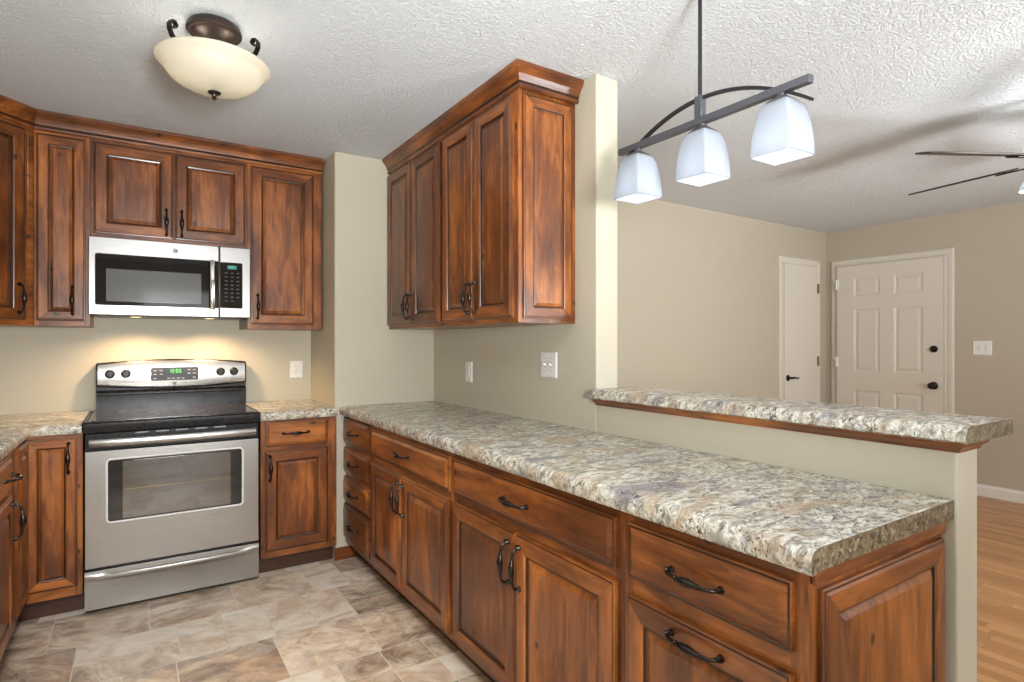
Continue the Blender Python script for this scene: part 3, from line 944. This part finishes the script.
# L-shaped top left of the range
path = [(-0.207, 3.330), (-0.392, 3.330), (-0.392, 2.28)]
mb = MB()
prof = [(0.030, ZT - TH + 0.004), (0.006, ZT - TH), (0.001, ZT - TH + 0.007), (0, ZT - 0.024), (0.002, ZT - 0.014), (0.008, ZT - 0.006), (0.018, ZT - 0.001), (0.03, ZT)]
P = [[(q.x, q.y, z) for q in offset_path(path, d)] for d, z in prof]
k = 3
for r in P: mb.v += r
for a in range(len(prof) - 1):
    for s in range(2):
        mb.f.append((a * k + s, a * k + s + 1, (a + 1) * k + s + 1, (a + 1) * k + s)); mb.m.append(0)
ba = (len(prof) - 1) * k
top_in = [mb.v[ba + i] for i in range(3)]; bot_in = [mb.v[i] for i in range(3)]
corners = [(XL + 0.001, 2.28), (XL + 0.001, YB - 0.001), (-0.207, YB - 0.001)]
i0 = len(mb.v); mb.v += [(x, y, ZT) for x, y in corners] + [(x, y, ZT - TH + 0.004) for x, y in corners]
mb.f.append((ba, ba + 1, ba + 2, i0, i0 + 1, i0 + 2)); mb.m.append(0)
mb.f.append((0, 1, 2, i0 + 3, i0 + 4, i0 + 5)); mb.m.append(0)
mb.f.append((i0, i0 + 1, i0 + 4, i0 + 3)); mb.m.append(0)
mb.f.append((i0 + 1, i0 + 2, i0 + 5, i0 + 4)); mb.m.append(0)
mb.f.append(tuple(a * k for a in range(len(prof))) + (i0 + 2, i0 + 5)); mb.m.append(0)
mb.f.append(tuple(a * k + 2 for a in range(len(prof))) + (i0, i0 + 3)); mb.m.append(1)
tag(mb.build('countertop', [LAM, LAM_EDGE], smooth=50), 'L-shaped granite-look counter left of the range', 'countertop')

# raised bar
BX0, BX1, BY0, BY1, BZ0, BZ1 = 1.570, 1.868, 0.530, YP - 0.001, 1.041, 1.081
t = thing('bar_countertop', 'raised granite-look bar top on the half wall', 'countertop', (XW, BY0, BZ0))
mb = MB()
th = BZ1 - BZ0
P = [(BX0 + 0.012, BZ0), (BX0, BZ0 + 0.006), (BX0 + 0.001, BZ0 + 0.016), (BX0 + 0.006, BZ1 - 0.012), (BX0 + 0.016, BZ1 - 0.003), (BX0 + 0.026, BZ1),
     (BX1 - 0.02, BZ1), (BX1 - 0.008, BZ1 - 0.003), (BX1, BZ1 - 0.014), (BX1, BZ0 + 0.006), (BX1 - 0.01, BZ0)]
mb.prism([(a - XW, b - BZ0) for a, b in P], 0, BY1 - BY0, axis=1, mi=0, cap_mi=1)
mb.build('slab', [LAM, LAM_EDGE], t, smooth=50)
path = [(XW - 0.0005, YP - 0.002), (XW - 0.0005, YH - 0.0005), (XW2, YH - 0.0005)]
mp_ = [(0.0, 1.014), (0.005, 1.014), (0.008, 1.020), (0.016, 1.027), (0.022, 1.031), (0.024, 1.0405), (0.0, 1.0405)]
mb = MB(); P = [[(q.x - XW, q.y - BY0, z - BZ0) for q in offset_path(path, d)] for d, z in mp_]; n = len(mp_)
for r in P: mb.v += r
for a in range(n):
    a2 = (a + 1) % n
    for s in range(2):
        mb.f.append((a * 3 + s, a * 3 + s + 1, a2 * 3 + s + 1, a2 * 3 + s)); mb.m.append(s)
mb.f.append(tuple(a * 3 for a in range(n))); mb.m.append(0)
mb.f.append(tuple(a * 3 + 2 for a in reversed(range(n)))); mb.m.append(1)
mb.build('wood_trim', [WOOD_Y, WOOD_X], t, label='stained wood moulding under the bar edge')

# ------------------------------------------------------------------ range
XR0, RW, YR = -0.199, 0.757, 3.332
t = thing('range', 'freestanding stainless electric range with black glass cooktop', 'range', (XR0, YR, 0))
mb = MB(); mb.box(0.002, RW - 0.002, 0.03, 0.60, 0.03, 0.872); mb.build('body', BLACK, t, bevel=0.003)
for x in (0.06, RW - 0.06):
    for y in (0.08, 0.54):
        MB().lathe([(0.016, 0), (0.016, 0.01), (0.009, 0.014), (0.009, 0.031)], c=(x, y, 0), seg=12).build('foot', BLACK, t, smooth=40)
# drawer
mb = MB()
prof = [(0.0, 0.022), (-0.004, 0.026), (-0.004, 0.146), (-0.007, 0.152), (-0.012, 0.160), (-0.0135, 0.168), (-0.011, 0.176), (-0.004, 0.180), (-0.004, 0.200), (-0.001, 0.204), (0.028, 0.204), (0.028, 0.022)]
# pull lip swells toward the middle
nst = 14; rings = []
for i in range(nst + 1):
    u = i / nst; x = 0.003 + (RW - 0.006) * u; s = max(0.0, sin(pi * u)) ** 0.45
    rings.append([(x, (-0.004 + (y + 0.004) * s) if y < -0.004 else y, (z + 0.012 * (1 - s)) if 0.14 < z < 0.19 else z) for y, z in prof])
mb.loops(rings)
mb.build('storage_drawer', STEEL, t, smooth=35)
# oven door
dz0, dz1 = 0.218, 0.767
od = MB()
wx0, wx1, wz0, wz1 = 0.088, RW - 0.082, 0.424, 0.722
od.grid([0.003, wx0, wx1, RW - 0.003], [dz0, wz0, wz1, dz1], lambda i, j: not (i == 1 and j == 1), -0.006, 0.028)
odo = od.build('oven_door', STEEL, t, bevel=0.003)
# rounded bright bezel and the glass
def rrect(x0, x1, z0, z1, r, n=5):
    pts = []
    for cx, cz, a0 in ((x1 - r, z0 + r, -90), (x1 - r, z1 - r, 0), (x0 + r, z1 - r, 90), (x0 + r, z0 + r, 180)):
        for i in range(n + 1):
            a = radians(a0 + 90 * i / n); pts.append((cx + r * cos(a), cz + r * sin(a)))
    return pts
def frame_ring(x0, x1, z0, z1, r, wd, y0, y1, hump):
    A = rrect(x0, x1, z0, z1, r); B = rrect(x0 + wd / 2, x1 - wd / 2, z0 + wd / 2, z1 - wd / 2, max(0.002, r - wd / 2)); C_ = rrect(x0 + wd, x1 - wd, z0 + wd, z1 - wd, max(0.001, r - wd))
    mb = MB(); mb.loops([[(x, y1, z) for x, z in A], [(x, y0, z) for x, z in A], [(x, hump, z) for x, z in B], [(x, y0, z) for x, z in C_], [(x, y1, z) for x, z in C_]], False, False)
    return mb
frame_ring(wx0 - 0.006, wx1 + 0.006, wz0 - 0.006, wz1 + 0.006, 0.022, 0.010, -0.0075, 0.0, -0.011).build('window_bezel', BEZEL, odo, smooth=60)
mb = MB(); mb.prism(rrect(wx0, wx1, wz0, wz1, 0.018), -0.0055, 0.004, axis=1); mb.build('window_border', BLACKGLASS, odo)
mb = MB(); mb.prism(rrect(wx0 + 0.062, wx1 - 0.058, wz0 + 0.012, wz1 - 0.012, 0.006), -0.0068, -0.0050, axis=1); mb.build('window_glass', OVENGLASS, odo)
# oven rack seen through the pane
mb = MB(); mb.box(wx0 + 0.066, wx1 - 0.062, -0.0076, -0.0068, 0.572, 0.5745); mb.build('rack_edge', BRASS, odo)
# black strip, broad handle
mb = MB(); mb.box(0.004, RW - 0.004, 0.0, 0.03, 0.769, 0.848); mb.build('vent_strip', BLACK, t, bevel=0.002)
for i in range(5):
    x = 0.20 + i * 0.085
    MB().box(x, x + 0.055, -0.0012, 0.004, 0.8375, 0.8435).build('vent_slot', GREYPRINT, t)
mb = MB()
rings = []
for i in range(17):
    u = i / 16; x = 0.020 + (RW - 0.040) * u; s = 0.020 + 0.016 * max(0, sin(pi * u)) ** 0.5
    rings.append([(x, -s - 0.004, 0.787), (x, -s - 0.0095, 0.792), (x, -s - 0.0105, 0.804), (x, -s - 0.0095, 0.818), (x, -s - 0.003, 0.825), (x, -s + 0.006, 0.822), (x, -s + 0.006, 0.790)])
mb.loops(rings)
for x in (0.045, RW - 0.045):
    mb.box(x - 0.012, x + 0.012, -0.026, 0.004, 0.800, 0.820)
hn = mb.build('oven_handle', STEEL, odo, smooth=45)
# cooktop
mb = MB(); mb.prism([(-0.012, 0.852), (-0.016, 0.860), (-0.014, 0.896), (-0.006, 0.904), (0.02, 0.9055), (0.555, 0.9055), (0.555, 0.862), (0.02, 0.852)], -0.0015, RW + 0.0015, axis=0)
ct = mb.build('cooktop', BLACK, t, smooth=30)
MB().box(0.022, RW - 0.022, 0.018, 0.535, 0.9050, 0.9072).build('glass_surface', COOKGLASS, ct)
for x in (0.018, RW - 0.024):
    MB().box(x, x + 0.006, 0.015, 0.535, 0.9052, 0.9082).build('side_trim', CHROME, ct)
for x, y, r in ((0.19, 0.15, 0.105), (0.57, 0.15, 0.085), (0.19, 0.40, 0.075), (0.57, 0.40, 0.105)):
    mb = MB(); seg = 40
    A = [(x + r * cos(2 * pi * k / seg), y + r * sin(2 * pi * k / seg), 0.90745) for k in range(seg)]
    B = [(x + (r - 0.004) * cos(2 * pi * k / seg), y + (r - 0.004) * sin(2 * pi * k / seg), 0.90745) for k in range(seg)]
    A0 = [(p[0], p[1], 0.9070) for p in A]; B0 = [(p[0], p[1], 0.9070) for p in B]
    mb.loops([A0, A, B, B0], False, False); mb.build('burner_ring', RINGPRINT, ct)
# backguard
YG = 0.528
mb = MB(); mb.prism([(YG, 0.906), (YG - 0.002, 0.985), (YG - 0.010, 0.990), (YG - 0.010, 0.998), (YG + 0.012, 1.012), (YG + 0.012, 1.06), (YG + 0.086, 1.06), (YG + 0.086, 0.906)], 0.008, RW - 0.002, axis=0)
bg = mb.build('backguard', BLACK, t, loc=(0.015, 0, 0), smooth=20)
def arch(u, lo, hi): return lo + (hi - lo) * (1 - (2 * u - 1) ** 2)
def arched(y_f, y_b, x0, x1, zb0, zb1, zt0, zt1, slant):
    mb = MB(); rings = []
    for i in range(25):
        u = i / 24; x = x0 + (x1 - x0) * u
        b_, t_ = arch(u, zb0, zb1), arch(u, zt0, zt1)
        rings.append([(x, y_f, b_), (x, y_f - 0.003, b_ + 0.006), (x, y_f + slant - 0.003, t_ - 0.006), (x, y_f + slant, t_), (x, y_b, t_), (x, y_b, b_)])
    return mb.loops(rings)
arched(YG + 0.002, YG + 0.086, 0.006, RW, 1.036, 1.014, 1.162, 1.182, 0.018).build('panel_housing', BLACK, t, loc=(0.015, 0, 0), smooth=40)
cp = arched(YG - 0.004, YG + 0.03, 0.014, RW - 0.008, 1.044, 1.022, 1.156, 1.176, 0.018).build('control_panel', steel('panel_stainless', (0.50, 0.485, 0.46), 0.25), t, loc=(0.015, 0, 0), smooth=40)
sl = math.atan2(0.018, 0.13)
def on_panel(z): return YG - 0.0072 + 0.018 * (z - 1.03) / 0.135
for x in (0.069, 0.142, 0.615, 0.688):
    z = 1.103
    mb = MB(); mb.lathe([(0.024, 0), (0.024, -0.004), (0.019, -0.008), (0.017, -0.022), (0.014, -0.025)], axis=1, seg=24)
    mb.box(-0.004, 0.004, -0.034, -0.02, -0.017, 0.017)
    kb = mb.build('knob', BLACK, cp, loc=(x, on_panel(z), z), smooth=35)
    MB().box(x - 0.002, x + 0.002, on_panel(1.07) - 0.0006, on_panel(1.07) + 0.001, 1.062, 1.070).build('knob_mark', GREYPRINT, cp)
# display window
mb = MB(); zz = (1.060, 1.134)
dp = MB(); dp.prism(rrect(0.259, 0.497, zz[0], zz[1], 0.010), on_panel(1.10) - 0.006, on_panel(1.10) + 0.012, axis=1)
disp = dp.build('display', BLACKGLASS, cp)
YD = on_panel(1.10) - 0.0064
SEG7 = {'0': 'abcdef', '1': 'bc', '2': 'abged', '3': 'abgcd', '4': 'fgbc', '5': 'afgcd', '6': 'afgedc', '7': 'abc', '8': 'abcdefg', '9': 'abcdfg'}
def digits(txt, x, z, h, y, mat, parent, name='clock_digits'):
    mb = MB(); w = h * 0.52; tt = h * 0.13
    for ch in txt:
        if ch == ':':
            for q in (0.3, 0.68): mb.box(x, x + tt, y - 0.0006, y + 0.0006, z + h * q, z + h * q + tt)
            x += tt * 2.2; continue
        segs = {'a': (0, w, h - tt, h), 'g': (0, w, h / 2 - tt / 2, h / 2 + tt / 2), 'd': (0, w, 0, tt), 'f': (0, tt, h / 2, h), 'b': (w - tt, w, h / 2, h), 'e': (0, tt, 0, h / 2), 'c': (w - tt, w, 0, h / 2)}
        for s in SEG7[ch]:
            a, b, c, d = segs[s]; mb.box(x + a, x + b, y - 0.0006, y + 0.0006, z + c, z + d)
        x += w * 1.45
    return mb.build(name, mat, parent)
digits('12:05', 0.348, 1.103, 0.020, YD, GREEN_LED, disp)
btn = None
for x, z in ((0.318, 1.117), (0.348, 1.117), (0.318, 1.096), (0.348, 1.096), (0.318, 1.072), (0.487, 1.119), (0.514, 1.119), (0.487, 1.099), (0.514, 1.099), (0.514, 1.074), (0.385, 1.072), (0.407, 1.072), (0.433, 1.072), (0.456, 1.072)):
    if btn is None: btn = MB().box(-0.008, 0.008, -0.0006, 0.001, -0.003, 0.003).build('button', GREYPRINT, disp, loc=(x - 0.038, YD, z))
    else: share('button', btn, disp, (x - 0.038, YD, z))
# small maker's mark under the display: upright bar with two slanted arms
mb = MB(); y = on_panel(1.04) - 0.003
mb.prism([(a - 0.038, b) for a, b in [(0.405, 1.032), (0.411, 1.032), (0.411, 1.039), (0.420, 1.032), (0.428, 1.032), (0.416, 1.0425), (0.428, 1.050), (0.420, 1.050), (0.411, 1.044), (0.411, 1.050), (0.405, 1.050)]], y, y + 0.003, axis=1)
mb.build('emblem', BLACK, cp)

# ------------------------------------------------------------------ over-range microwave
t = thing('microwave', 'stainless over-the-range microwave hung above the range', 'microwave', (-0.197, 3.592, 1.418))
MW, MH, MD = 0.752, 0.399, YB - 3.592 - 0.002
mb = MB(); mb.box(0.002, MW - 0.002, 0.022, MD, 0.006, MH - 0.001); mb.build('body', BLACK, t, bevel=0.003)
sx = 0.592
mdz0, mdz1 = 0.0, MH - 0.002
md = MB(); bx0, bx1, bz0, bz1 = 0.030, sx - 0.012, 0.052, 0.310
md.box(0.0, sx - 0.0015, 0.0, 0.024, mdz0, mdz1)
mdo = md.build('door', STEEL, t, bevel=0.004)
mb = MB(); mb.prism(rrect(bx0, sx - 0.003, bz0, bz1, 0.008), -0.0015, 0.004, axis=1); gl = mb.build('door_glass', BLACKGLASS, mdo)
frame_ring(bx0 - 0.003, sx - 0.0005, bz0 - 0.003, bz1 + 0.003, 0.010, 0.004, -0.001, 0.003, -0.0025).build('window_bezel', CHROME, mdo, smooth=60)
mb = MB(); mb.prism(rrect(0.074, 0.502, 0.070, 0.236, 0.006), -0.0024, 0.0, axis=1); mb.build('window_screen', SCREEN, gl)
# handle: flat bowed bar
mb = MB(); rings = []
for i in range(15):
    u = i / 14; z = 0.040 + 0.275 * u; s = 0.016 + 0.020 * max(0, sin(pi * u)) ** 0.4
    rings.append([(0.542, -s + 0.004, z), (0.544, -s - 0.004, z), (0.555, -s - 0.008, z), (0.566, -s - 0.004, z), (0.568, -s + 0.004, z)])
mb.loops(rings)
for z in (0.050, 0.305): mb.box(0.548, 0.562, -0.022, 0.002, z - 0.008, z + 0.008)
mb.build('handle', CHROME, mdo, smooth=45)
cpn = MB().box(sx + 0.0015, MW, 0.0, 0.024, mdz0, mdz1).build('control_column', STEEL, t, bevel=0.004)
mb = MB(); mb.prism(rrect(sx + 0.004, MW - 0.042, bz0, bz1, 0.008), -0.0015, 0.004, axis=1); kp = mb.build('keypad', BLACKGLASS, cpn)
MB().box(sx + 0.040, sx + 0.088, -0.0018, 0, 0.272, 0.293).build('clock_window', plain('dim_teal_display', (0.01, 0.06, 0.05), 0.3, emit=(0.02, 0.4, 0.3), es=0.25), kp)
digits('12:05', sx + 0.047, 0.2795, 0.009, -0.0022, TEAL_LED, kp)
btn2 = None
for r in range(8):
    for c in range(3 if r < 7 else 2):
        x = sx + 0.034 + c * 0.030; z = 0.250 - r * 0.0225
        if btn2 is None: btn2 = MB().box(-0.0062, 0.0062, -0.0022, -0.001, -0.0022, 0.0022).build('button', DIMPRINT, kp, loc=(x, 0, z))
        else: share('button', btn2, kp, (x, 0, z))
mb = MB(); mb.lathe([(0.0125, 0), (0.0125, -0.0015), (0.010, -0.0025), (0.004, -0.002)], axis=1, seg=24); mb.build('emblem', GREYPRINT, mdo, loc=(0.380, 0, 0.352), smooth=40, label='round grey emblem')
# underside: vent grille and lamp lenses
mb = MB(); mb.box(0.03, MW - 0.03, 0.05, 0.30, -0.004, 0.008); un = mb.build('underside_panel', BLACK, t, bevel=0.002)
for x in (0.20, 0.555):
    mb = MB(); mb.lathe([(0.022, -0.0044), (0.026, -0.0042), (0.026, 0.002)], c=(x, 0.13, 0), seg=20); mb.build('lamp_lens', WARMBULB, t, smooth=40)
    l = bpy.data.lights.new('hood_lamp', 'SPOT'); l.energy = 12.5; l.color = (1.0, 0.66, 0.36); l.spot_size = radians(150); l.spot_blend = 0.6; l.shadow_soft_size = 0.02
    o = bpy.data.objects.new('hood_lamp', l); COL.objects.link(o); o.location = (-0.188 + x, 3.592 + 0.13, 1.409)

# ------------------------------------------------------------------ outlets and switches
def plate(name, label, cat, loc, rz, w, h, kind):
    t = thing(name, label, cat, loc, rz)
    rings = [[(-w / 2 + i, d, -h / 2 + i), (w / 2 - i, d, -h / 2 + i), (w / 2 - i, d, h / 2 - i), (-w / 2 + i, d, h / 2 - i)] for i, d in ((0, -0.0005), (0, -0.003), (0.003, -0.0065), (0.006, -0.007))]
    MB().loops(rings).build('cover_plate', WHITE_PL, t)
    if kind == 'outlet':
        for z in (-0.0195, 0.0195):
            mb = MB(); mb.prism(rrect(-0.016, 0.016, z - 0.014, z + 0.014, 0.008), -0.0085, -0.006, axis=1); s = mb.build('socket', WHITE_PL, t)
            mb = MB(); mb.box(-0.0075, -0.0055, -0.0089, -0.0083, z - 0.002, z + 0.007); mb.build('socket_slot', SLOT, s)
            mb = MB(); mb.box(0.0055, 0.0075, -0.0089, -0.0083, z - 0.002, z + 0.006); mb.build('socket_slot', SLOT, s)
        MB().lathe([(0.003, -0.007), (0.003, -0.0082)], axis=1, seg=10).build('screw', GREYPRINT, t)
    elif kind == 'double':
        for x in (-0.023, 0.023):
            MB().box(x - 0.005, x + 0.005, -0.0076, -0.006, -0.012, 0.012).build('switch_slot', GREYPRINT, t)
            mb = MB(); mb.prism([(-0.006, -0.009), (-0.020, 0.004), (-0.018, 0.011), (-0.006, 0.006)], x - 0.004, x + 0.004, axis=0); mb.build('toggle', WHITE_PL, t, bevel=0.001)
            for z in (-0.03, 0.03):
                MB().lathe([(0.0028, -0.006), (0.0028, -0.0078)], c=(x, 0, z), axis=1, seg=10).build('screw', GREYPRINT, t)
    elif kind == 'rocker':
        mb = MB(); mb.prism(rrect(-0.0165, 0.0165, -0.033, 0.033, 0.003), -0.0095, -0.006, axis=1); mb.build('rocker', WHITE_PL, t)
    return t


plate('wall_outlet', 'white duplex outlet on the wall right of the range', 'outlet', (0.890, YB, 1.101), 0, 0.082, 0.114, 'outlet')
plate('switch_plate', 'narrow white rocker plate under the cabinets above the peninsula counter', 'switch', (XW, 2.930, 1.108), -pi / 2, 0.080, 0.116, 'rocker')
plate('switch_plate', 'white double toggle switch near the pillar above the peninsula counter', 'switch', (XW, 2.160, 1.172), -pi / 2, 0.124, 0.120, 'double')
plate('switch_plate', 'white double toggle switch right of the living room entry door', 'switch', (XF, 1.884, 1.235), -pi / 2, 0.130, 0.118, 'double')

# ------------------------------------------------------------------ kitchen ceiling light
LX, LY = 0.237, 2.30
t = thing('ceiling_light', 'semi-flush kitchen ceiling light with amber glass bowl and bronze scrolls', 'lamp', (LX, LY, ZC))
mb = MB(); mb.lathe([(0.074, -0.0005), (0.084, -0.008), (0.090, -0.022), (0.090, -0.031), (0.085, -0.036), (0.074, -0.036), (0.068, -0.042), (0.064, -0.043), (0.050, -0.050), (0.026, -0.056), (0.010, -0.060)], seg=36)
mb.build('canopy', BRONZE_LT, t, smooth=40)
mb = MB(); mb.lathe([(0.007, -0.045), (0.007, -0.240)], seg=12); mb.build('stem', BRONZE_LT, t, smooth=40)
# bell-shaped bowl
prof = [(0.180, -0.138), (0.184, -0.143), (0.181, -0.149), (0.170, -0.158), (0.162, -0.166), (0.157, -0.176), (0.147, -0.191), (0.130, -0.206), (0.106, -0.220), (0.076, -0.231), (0.040, -0.238), (0.008, -0.240)]
inner = [(max(0.006, r - 0.004), h + 0.004) for r, h in reversed(prof)]
mb = MB(); mb.lathe(prof + inner + [prof[0]], seg=48, cap0=False, cap1=False); mb.build('glass_bowl', BOWLGLASS, t, smooth=60)
mb = MB(); mb.lathe([(0.006, -0.236), (0.022, -0.241), (0.020, -0.245), (0.008, -0.249), (0.006, -0.256), (0.009, -0.260), (0.005, -0.267), (0.001, -0.268)], seg=20); mb.build('finial', BRONZE, t, smooth=50)
# scroll arms: flat bars from the stem up over the rim, curling back
for k in range(4):
    a = radians(40 + 90 * k)
    ca, sa = cos(a), sin(a)
    pts = [(0.010, -0.222), (0.060, -0.185), (0.120, -0.155), (0.160, -0.140), (0.178, -0.126), (0.187, -0.108), (0.188, -0.092), (0.180, -0.080), (0.168, -0.079), (0.161, -0.088), (0.166, -0.097), (0.173, -0.096)]
    mb = MB(); hw = 0.008
    rings = []
    for i, (r, h) in enumerate(pts):
        p0 = Vector(pts[max(0, i - 1)]); p1 = Vector(pts[min(len(pts) - 1, i + 1)]); dd = (p1 - p0).normalized(); nn = Vector((-dd.y, dd.x)) * 0.003
        ring = []
        for s, e in ((-1, -1), (1, -1), (1, 1), (-1, 1)):
            rr, hh = r + nn.x * e, h + nn.y * e
            ring.append((rr * ca - s * hw * sa, rr * sa + s * hw * ca, hh))
        rings.append(ring)
    mb.loops(rings); mb.build('scroll_arm', BRONZE, t, smooth=50)
for k, (dx, dy) in enumerate(((0.085, -0.02), (-0.085, 0.02))):
    mb = MB(); mb.lathe([(0.004, -0.02), (0.018, -0.03), (0.028, -0.01), (0.026, 0.012), (0.014, 0.032), (0.012, 0.05)], c=(dx, dy, -0.160), seg=16)
    mb.build('bulb', WARMBULB if False else BULB, t, smooth=60)
    point('kitchen_bulb', (LX + dx * 1.0, LY + dy, ZC - 0.150), 1.7, (1.0, 0.93, 0.82), 0.03)

# ------------------------------------------------------------------ pendant over the bar
PX, PYc = 1.500, 1.205
t = thing('pendant_light', 'three-shade linear pendant with arched iron bar over the raised bar', 'lamp', (PX, PYc, ZC))
ZBAR = 1.974
zb = ZBAR - ZC
MB().lathe([(0.055, -0.0005), (0.055, -0.008), (0.044, -0.014), (0.012, -0.018)], seg=28).build('canopy', IRON, t, smooth=40)
MB().lathe([(0.0062, -0.017), (0.0062, zb + 0.05)], seg=12).build('rod', IRON, t, smooth=40)
MB().box(-0.012, 0.012, -0.014, 0.014, zb + 0.009, zb + 0.080).build('rod_block', PEWTER, t, bevel=0.002)
MB().box(-0.0115, 0.0115, -0.360, 0.360, zb - 0.011, zb + 0.011).build('bar', PEWTER, t, bevel=0.002)
mb = MB(); rings = []
zpk = 2.047 - ZC
for i in range(33):
    y = -0.362 + 0.724 * i / 32; z = zpk - 0.991 * y * y
    sl_ = -1.982 * y; n_ = Vector((-sl_, 1)).normalized() * 0.0042
    xo = 0.0
    rings.append([(-0.007, y - n_.x, z - n_.y), (0.007, y - n_.x, z - n_.y), (0.007, y + n_.x, z + n_.y), (-0.007, y + n_.x, z + n_.y)])
mb.loops(rings); mb.build('arch', IRON, t, smooth=30)


def sq_ring(hw, z, r, n=4):
    pts = rrect(-hw, hw, -hw, hw, r, n)
    return [(x, y, z) for x, y in pts]


for dy in (0.270, -0.010, -0.277):
    mb = MB()
    H = zb - 0.031
    prof = [(a * 0.965, H - z * 0.893, r * 0.8) for a, z, r in [(0.024, 0, 0.014), (0.042, 0.012, 0.014), (0.0510, 0.040, 0.012), (0.0575, 0.080, 0.010), (0.0610, 0.120, 0.008), (0.0630, 0.174, 0.007)]]
    outer = [sq_ring(a, z, r) for a, z, r in prof]; inn = [sq_ring(a - 0.004, z - (0.004 if i == 0 else 0), max(0.004, r - 0.003)) for i, (a, z, r) in enumerate(prof)]
    mb.loops(outer + list(reversed(inn)) + [outer[0]], False, False)
    shd = mb.build('glass_shade', SHADEGLASS, t, loc=(0, dy, 0), smooth=50)
    mb = MB(); mb.loops([sq_ring(0.010, zb - 0.010, 0.004), sq_ring(0.010, zb - 0.019, 0.004), sq_ring(0.020, zb - 0.024, 0.009), sq_ring(0.034, zb - 0.035, 0.013), sq_ring(0.041, zb - 0.0445, 0.014), sq_ring(0.020, zb - 0.034, 0.009)])
    mb.build('shade_holder', PEWTER, t, loc=(0, dy, 0), smooth=40)
    mb = MB(); mb.lathe([(0.012, 0.045), (0.013, 0.03), (0.024, 0.010), (0.028, -0.012), (0.022, -0.030), (0.006, -0.037)], seg=16)
    mb.build('bulb', BULB, t, loc=(0, dy, zb - 0.115), smooth=60)
    point('pendant_bulb', (PX, PYc + dy, ZBAR - 0.150), 0.5, (0.97, 0.98, 1.0), 0.028)

# ------------------------------------------------------------------ ceiling fan in the living room
FX, FY, FZ = 3.461, 0.783, 2.100
t = thing('ceiling_fan', 'dark-bladed living room ceiling fan with lights, cut by the right picture edge', 'fan', (FX, FY, ZC))
zf = FZ - ZC
MB().lathe([(0.07, -0.0005), (0.07, -0.03), (0.045, -0.055), (0.016, -0.06)], seg=28).build('canopy', BRONZE, t, smooth=40)
MB().lathe([(0.013, -0.058), (0.013, zf + 0.10)], seg=14).build('downrod', BRONZE, t, smooth=40)
MB().lathe([(0.02, zf + 0.115), (0.06, zf + 0.10), (0.095, zf + 0.07), (0.10, zf + 0.03), (0.095, zf + 0.0), (0.07, zf - 0.02), (0.06, zf - 0.035)], seg=32).build('motor_housing', BRONZE, t, smooth=50)
for k in range(5):
    a = radians(78.15 + 72 * k)
    mb = MB(); mb.prism([(0.22, -0.055), (0.30, -0.062), (0.55, -0.066), (0.66, -0.062), (0.685, -0.045), (0.695, 0.0), (0.685, 0.045), (0.66, 0.062), (0.55, 0.066), (0.30, 0.062), (0.22, 0.055)], -0.004, 0.004)
    b_ = mb.build('blade', FANWOOD, t, loc=(0, 0, zf), rot=(radians(-15), 0, a), bevel=0.002)
    mb = MB(); mb.prism([(0.085, -0.016), (0.15, -0.012), (0.20, -0.040), (0.27, -0.036), (0.275, 0.036), (0.20, 0.040), (0.15, 0.012), (0.085, 0.016)], -0.012, -0.005)
    mb.build('blade_bracket', BRONZE, b_, bevel=0.002)
MB().lathe([(0.055, zf - 0.03), (0.06, zf - 0.05), (0.045, zf - 0.075), (0.01, zf - 0.085)], seg=24).build('light_fitter', BRONZE, t, smooth=50)
for k in range(4):
    a = radians(20 + 90 * k); ca, sa = cos(a), sin(a)
    mb = MB(); mb.tube([(0.04 * ca, 0.04 * sa, zf - 0.055), (0.085 * ca, 0.085 * sa, zf - 0.05), (0.115 * ca, 0.115 * sa, zf - 0.06)], 0.007, 10); mb.build('light_arm', BRONZE, t, smooth=50)
    mb = MB(); pr_ = [(0.016, 0), (0.030, -0.02), (0.040, -0.05), (0.050, -0.078)]
    mb.lathe(pr_ + [(r - 0.003, h + 0.001) for r, h in reversed(pr_)] + [pr_[0]], seg=20, cap0=False, cap1=False)
    sh = mb.build('light_shade', SHADEGLASS, t, loc=(0.125 * ca, 0.125 * sa, zf - 0.055), smooth=50)
    MB().lathe([(0.008, 0.0), (0.02, -0.02), (0.022, -0.035), (0.012, -0.05), (0.002, -0.053)], seg=14).build('bulb', BULB, sh, loc=(0, 0, -0.012), smooth=60)
    point('fan_bulb', (FX + 0.125 * ca, FY + 0.125 * sa, FZ - 0.115), 4.6, (1.0, 0.96, 0.92), 0.02)
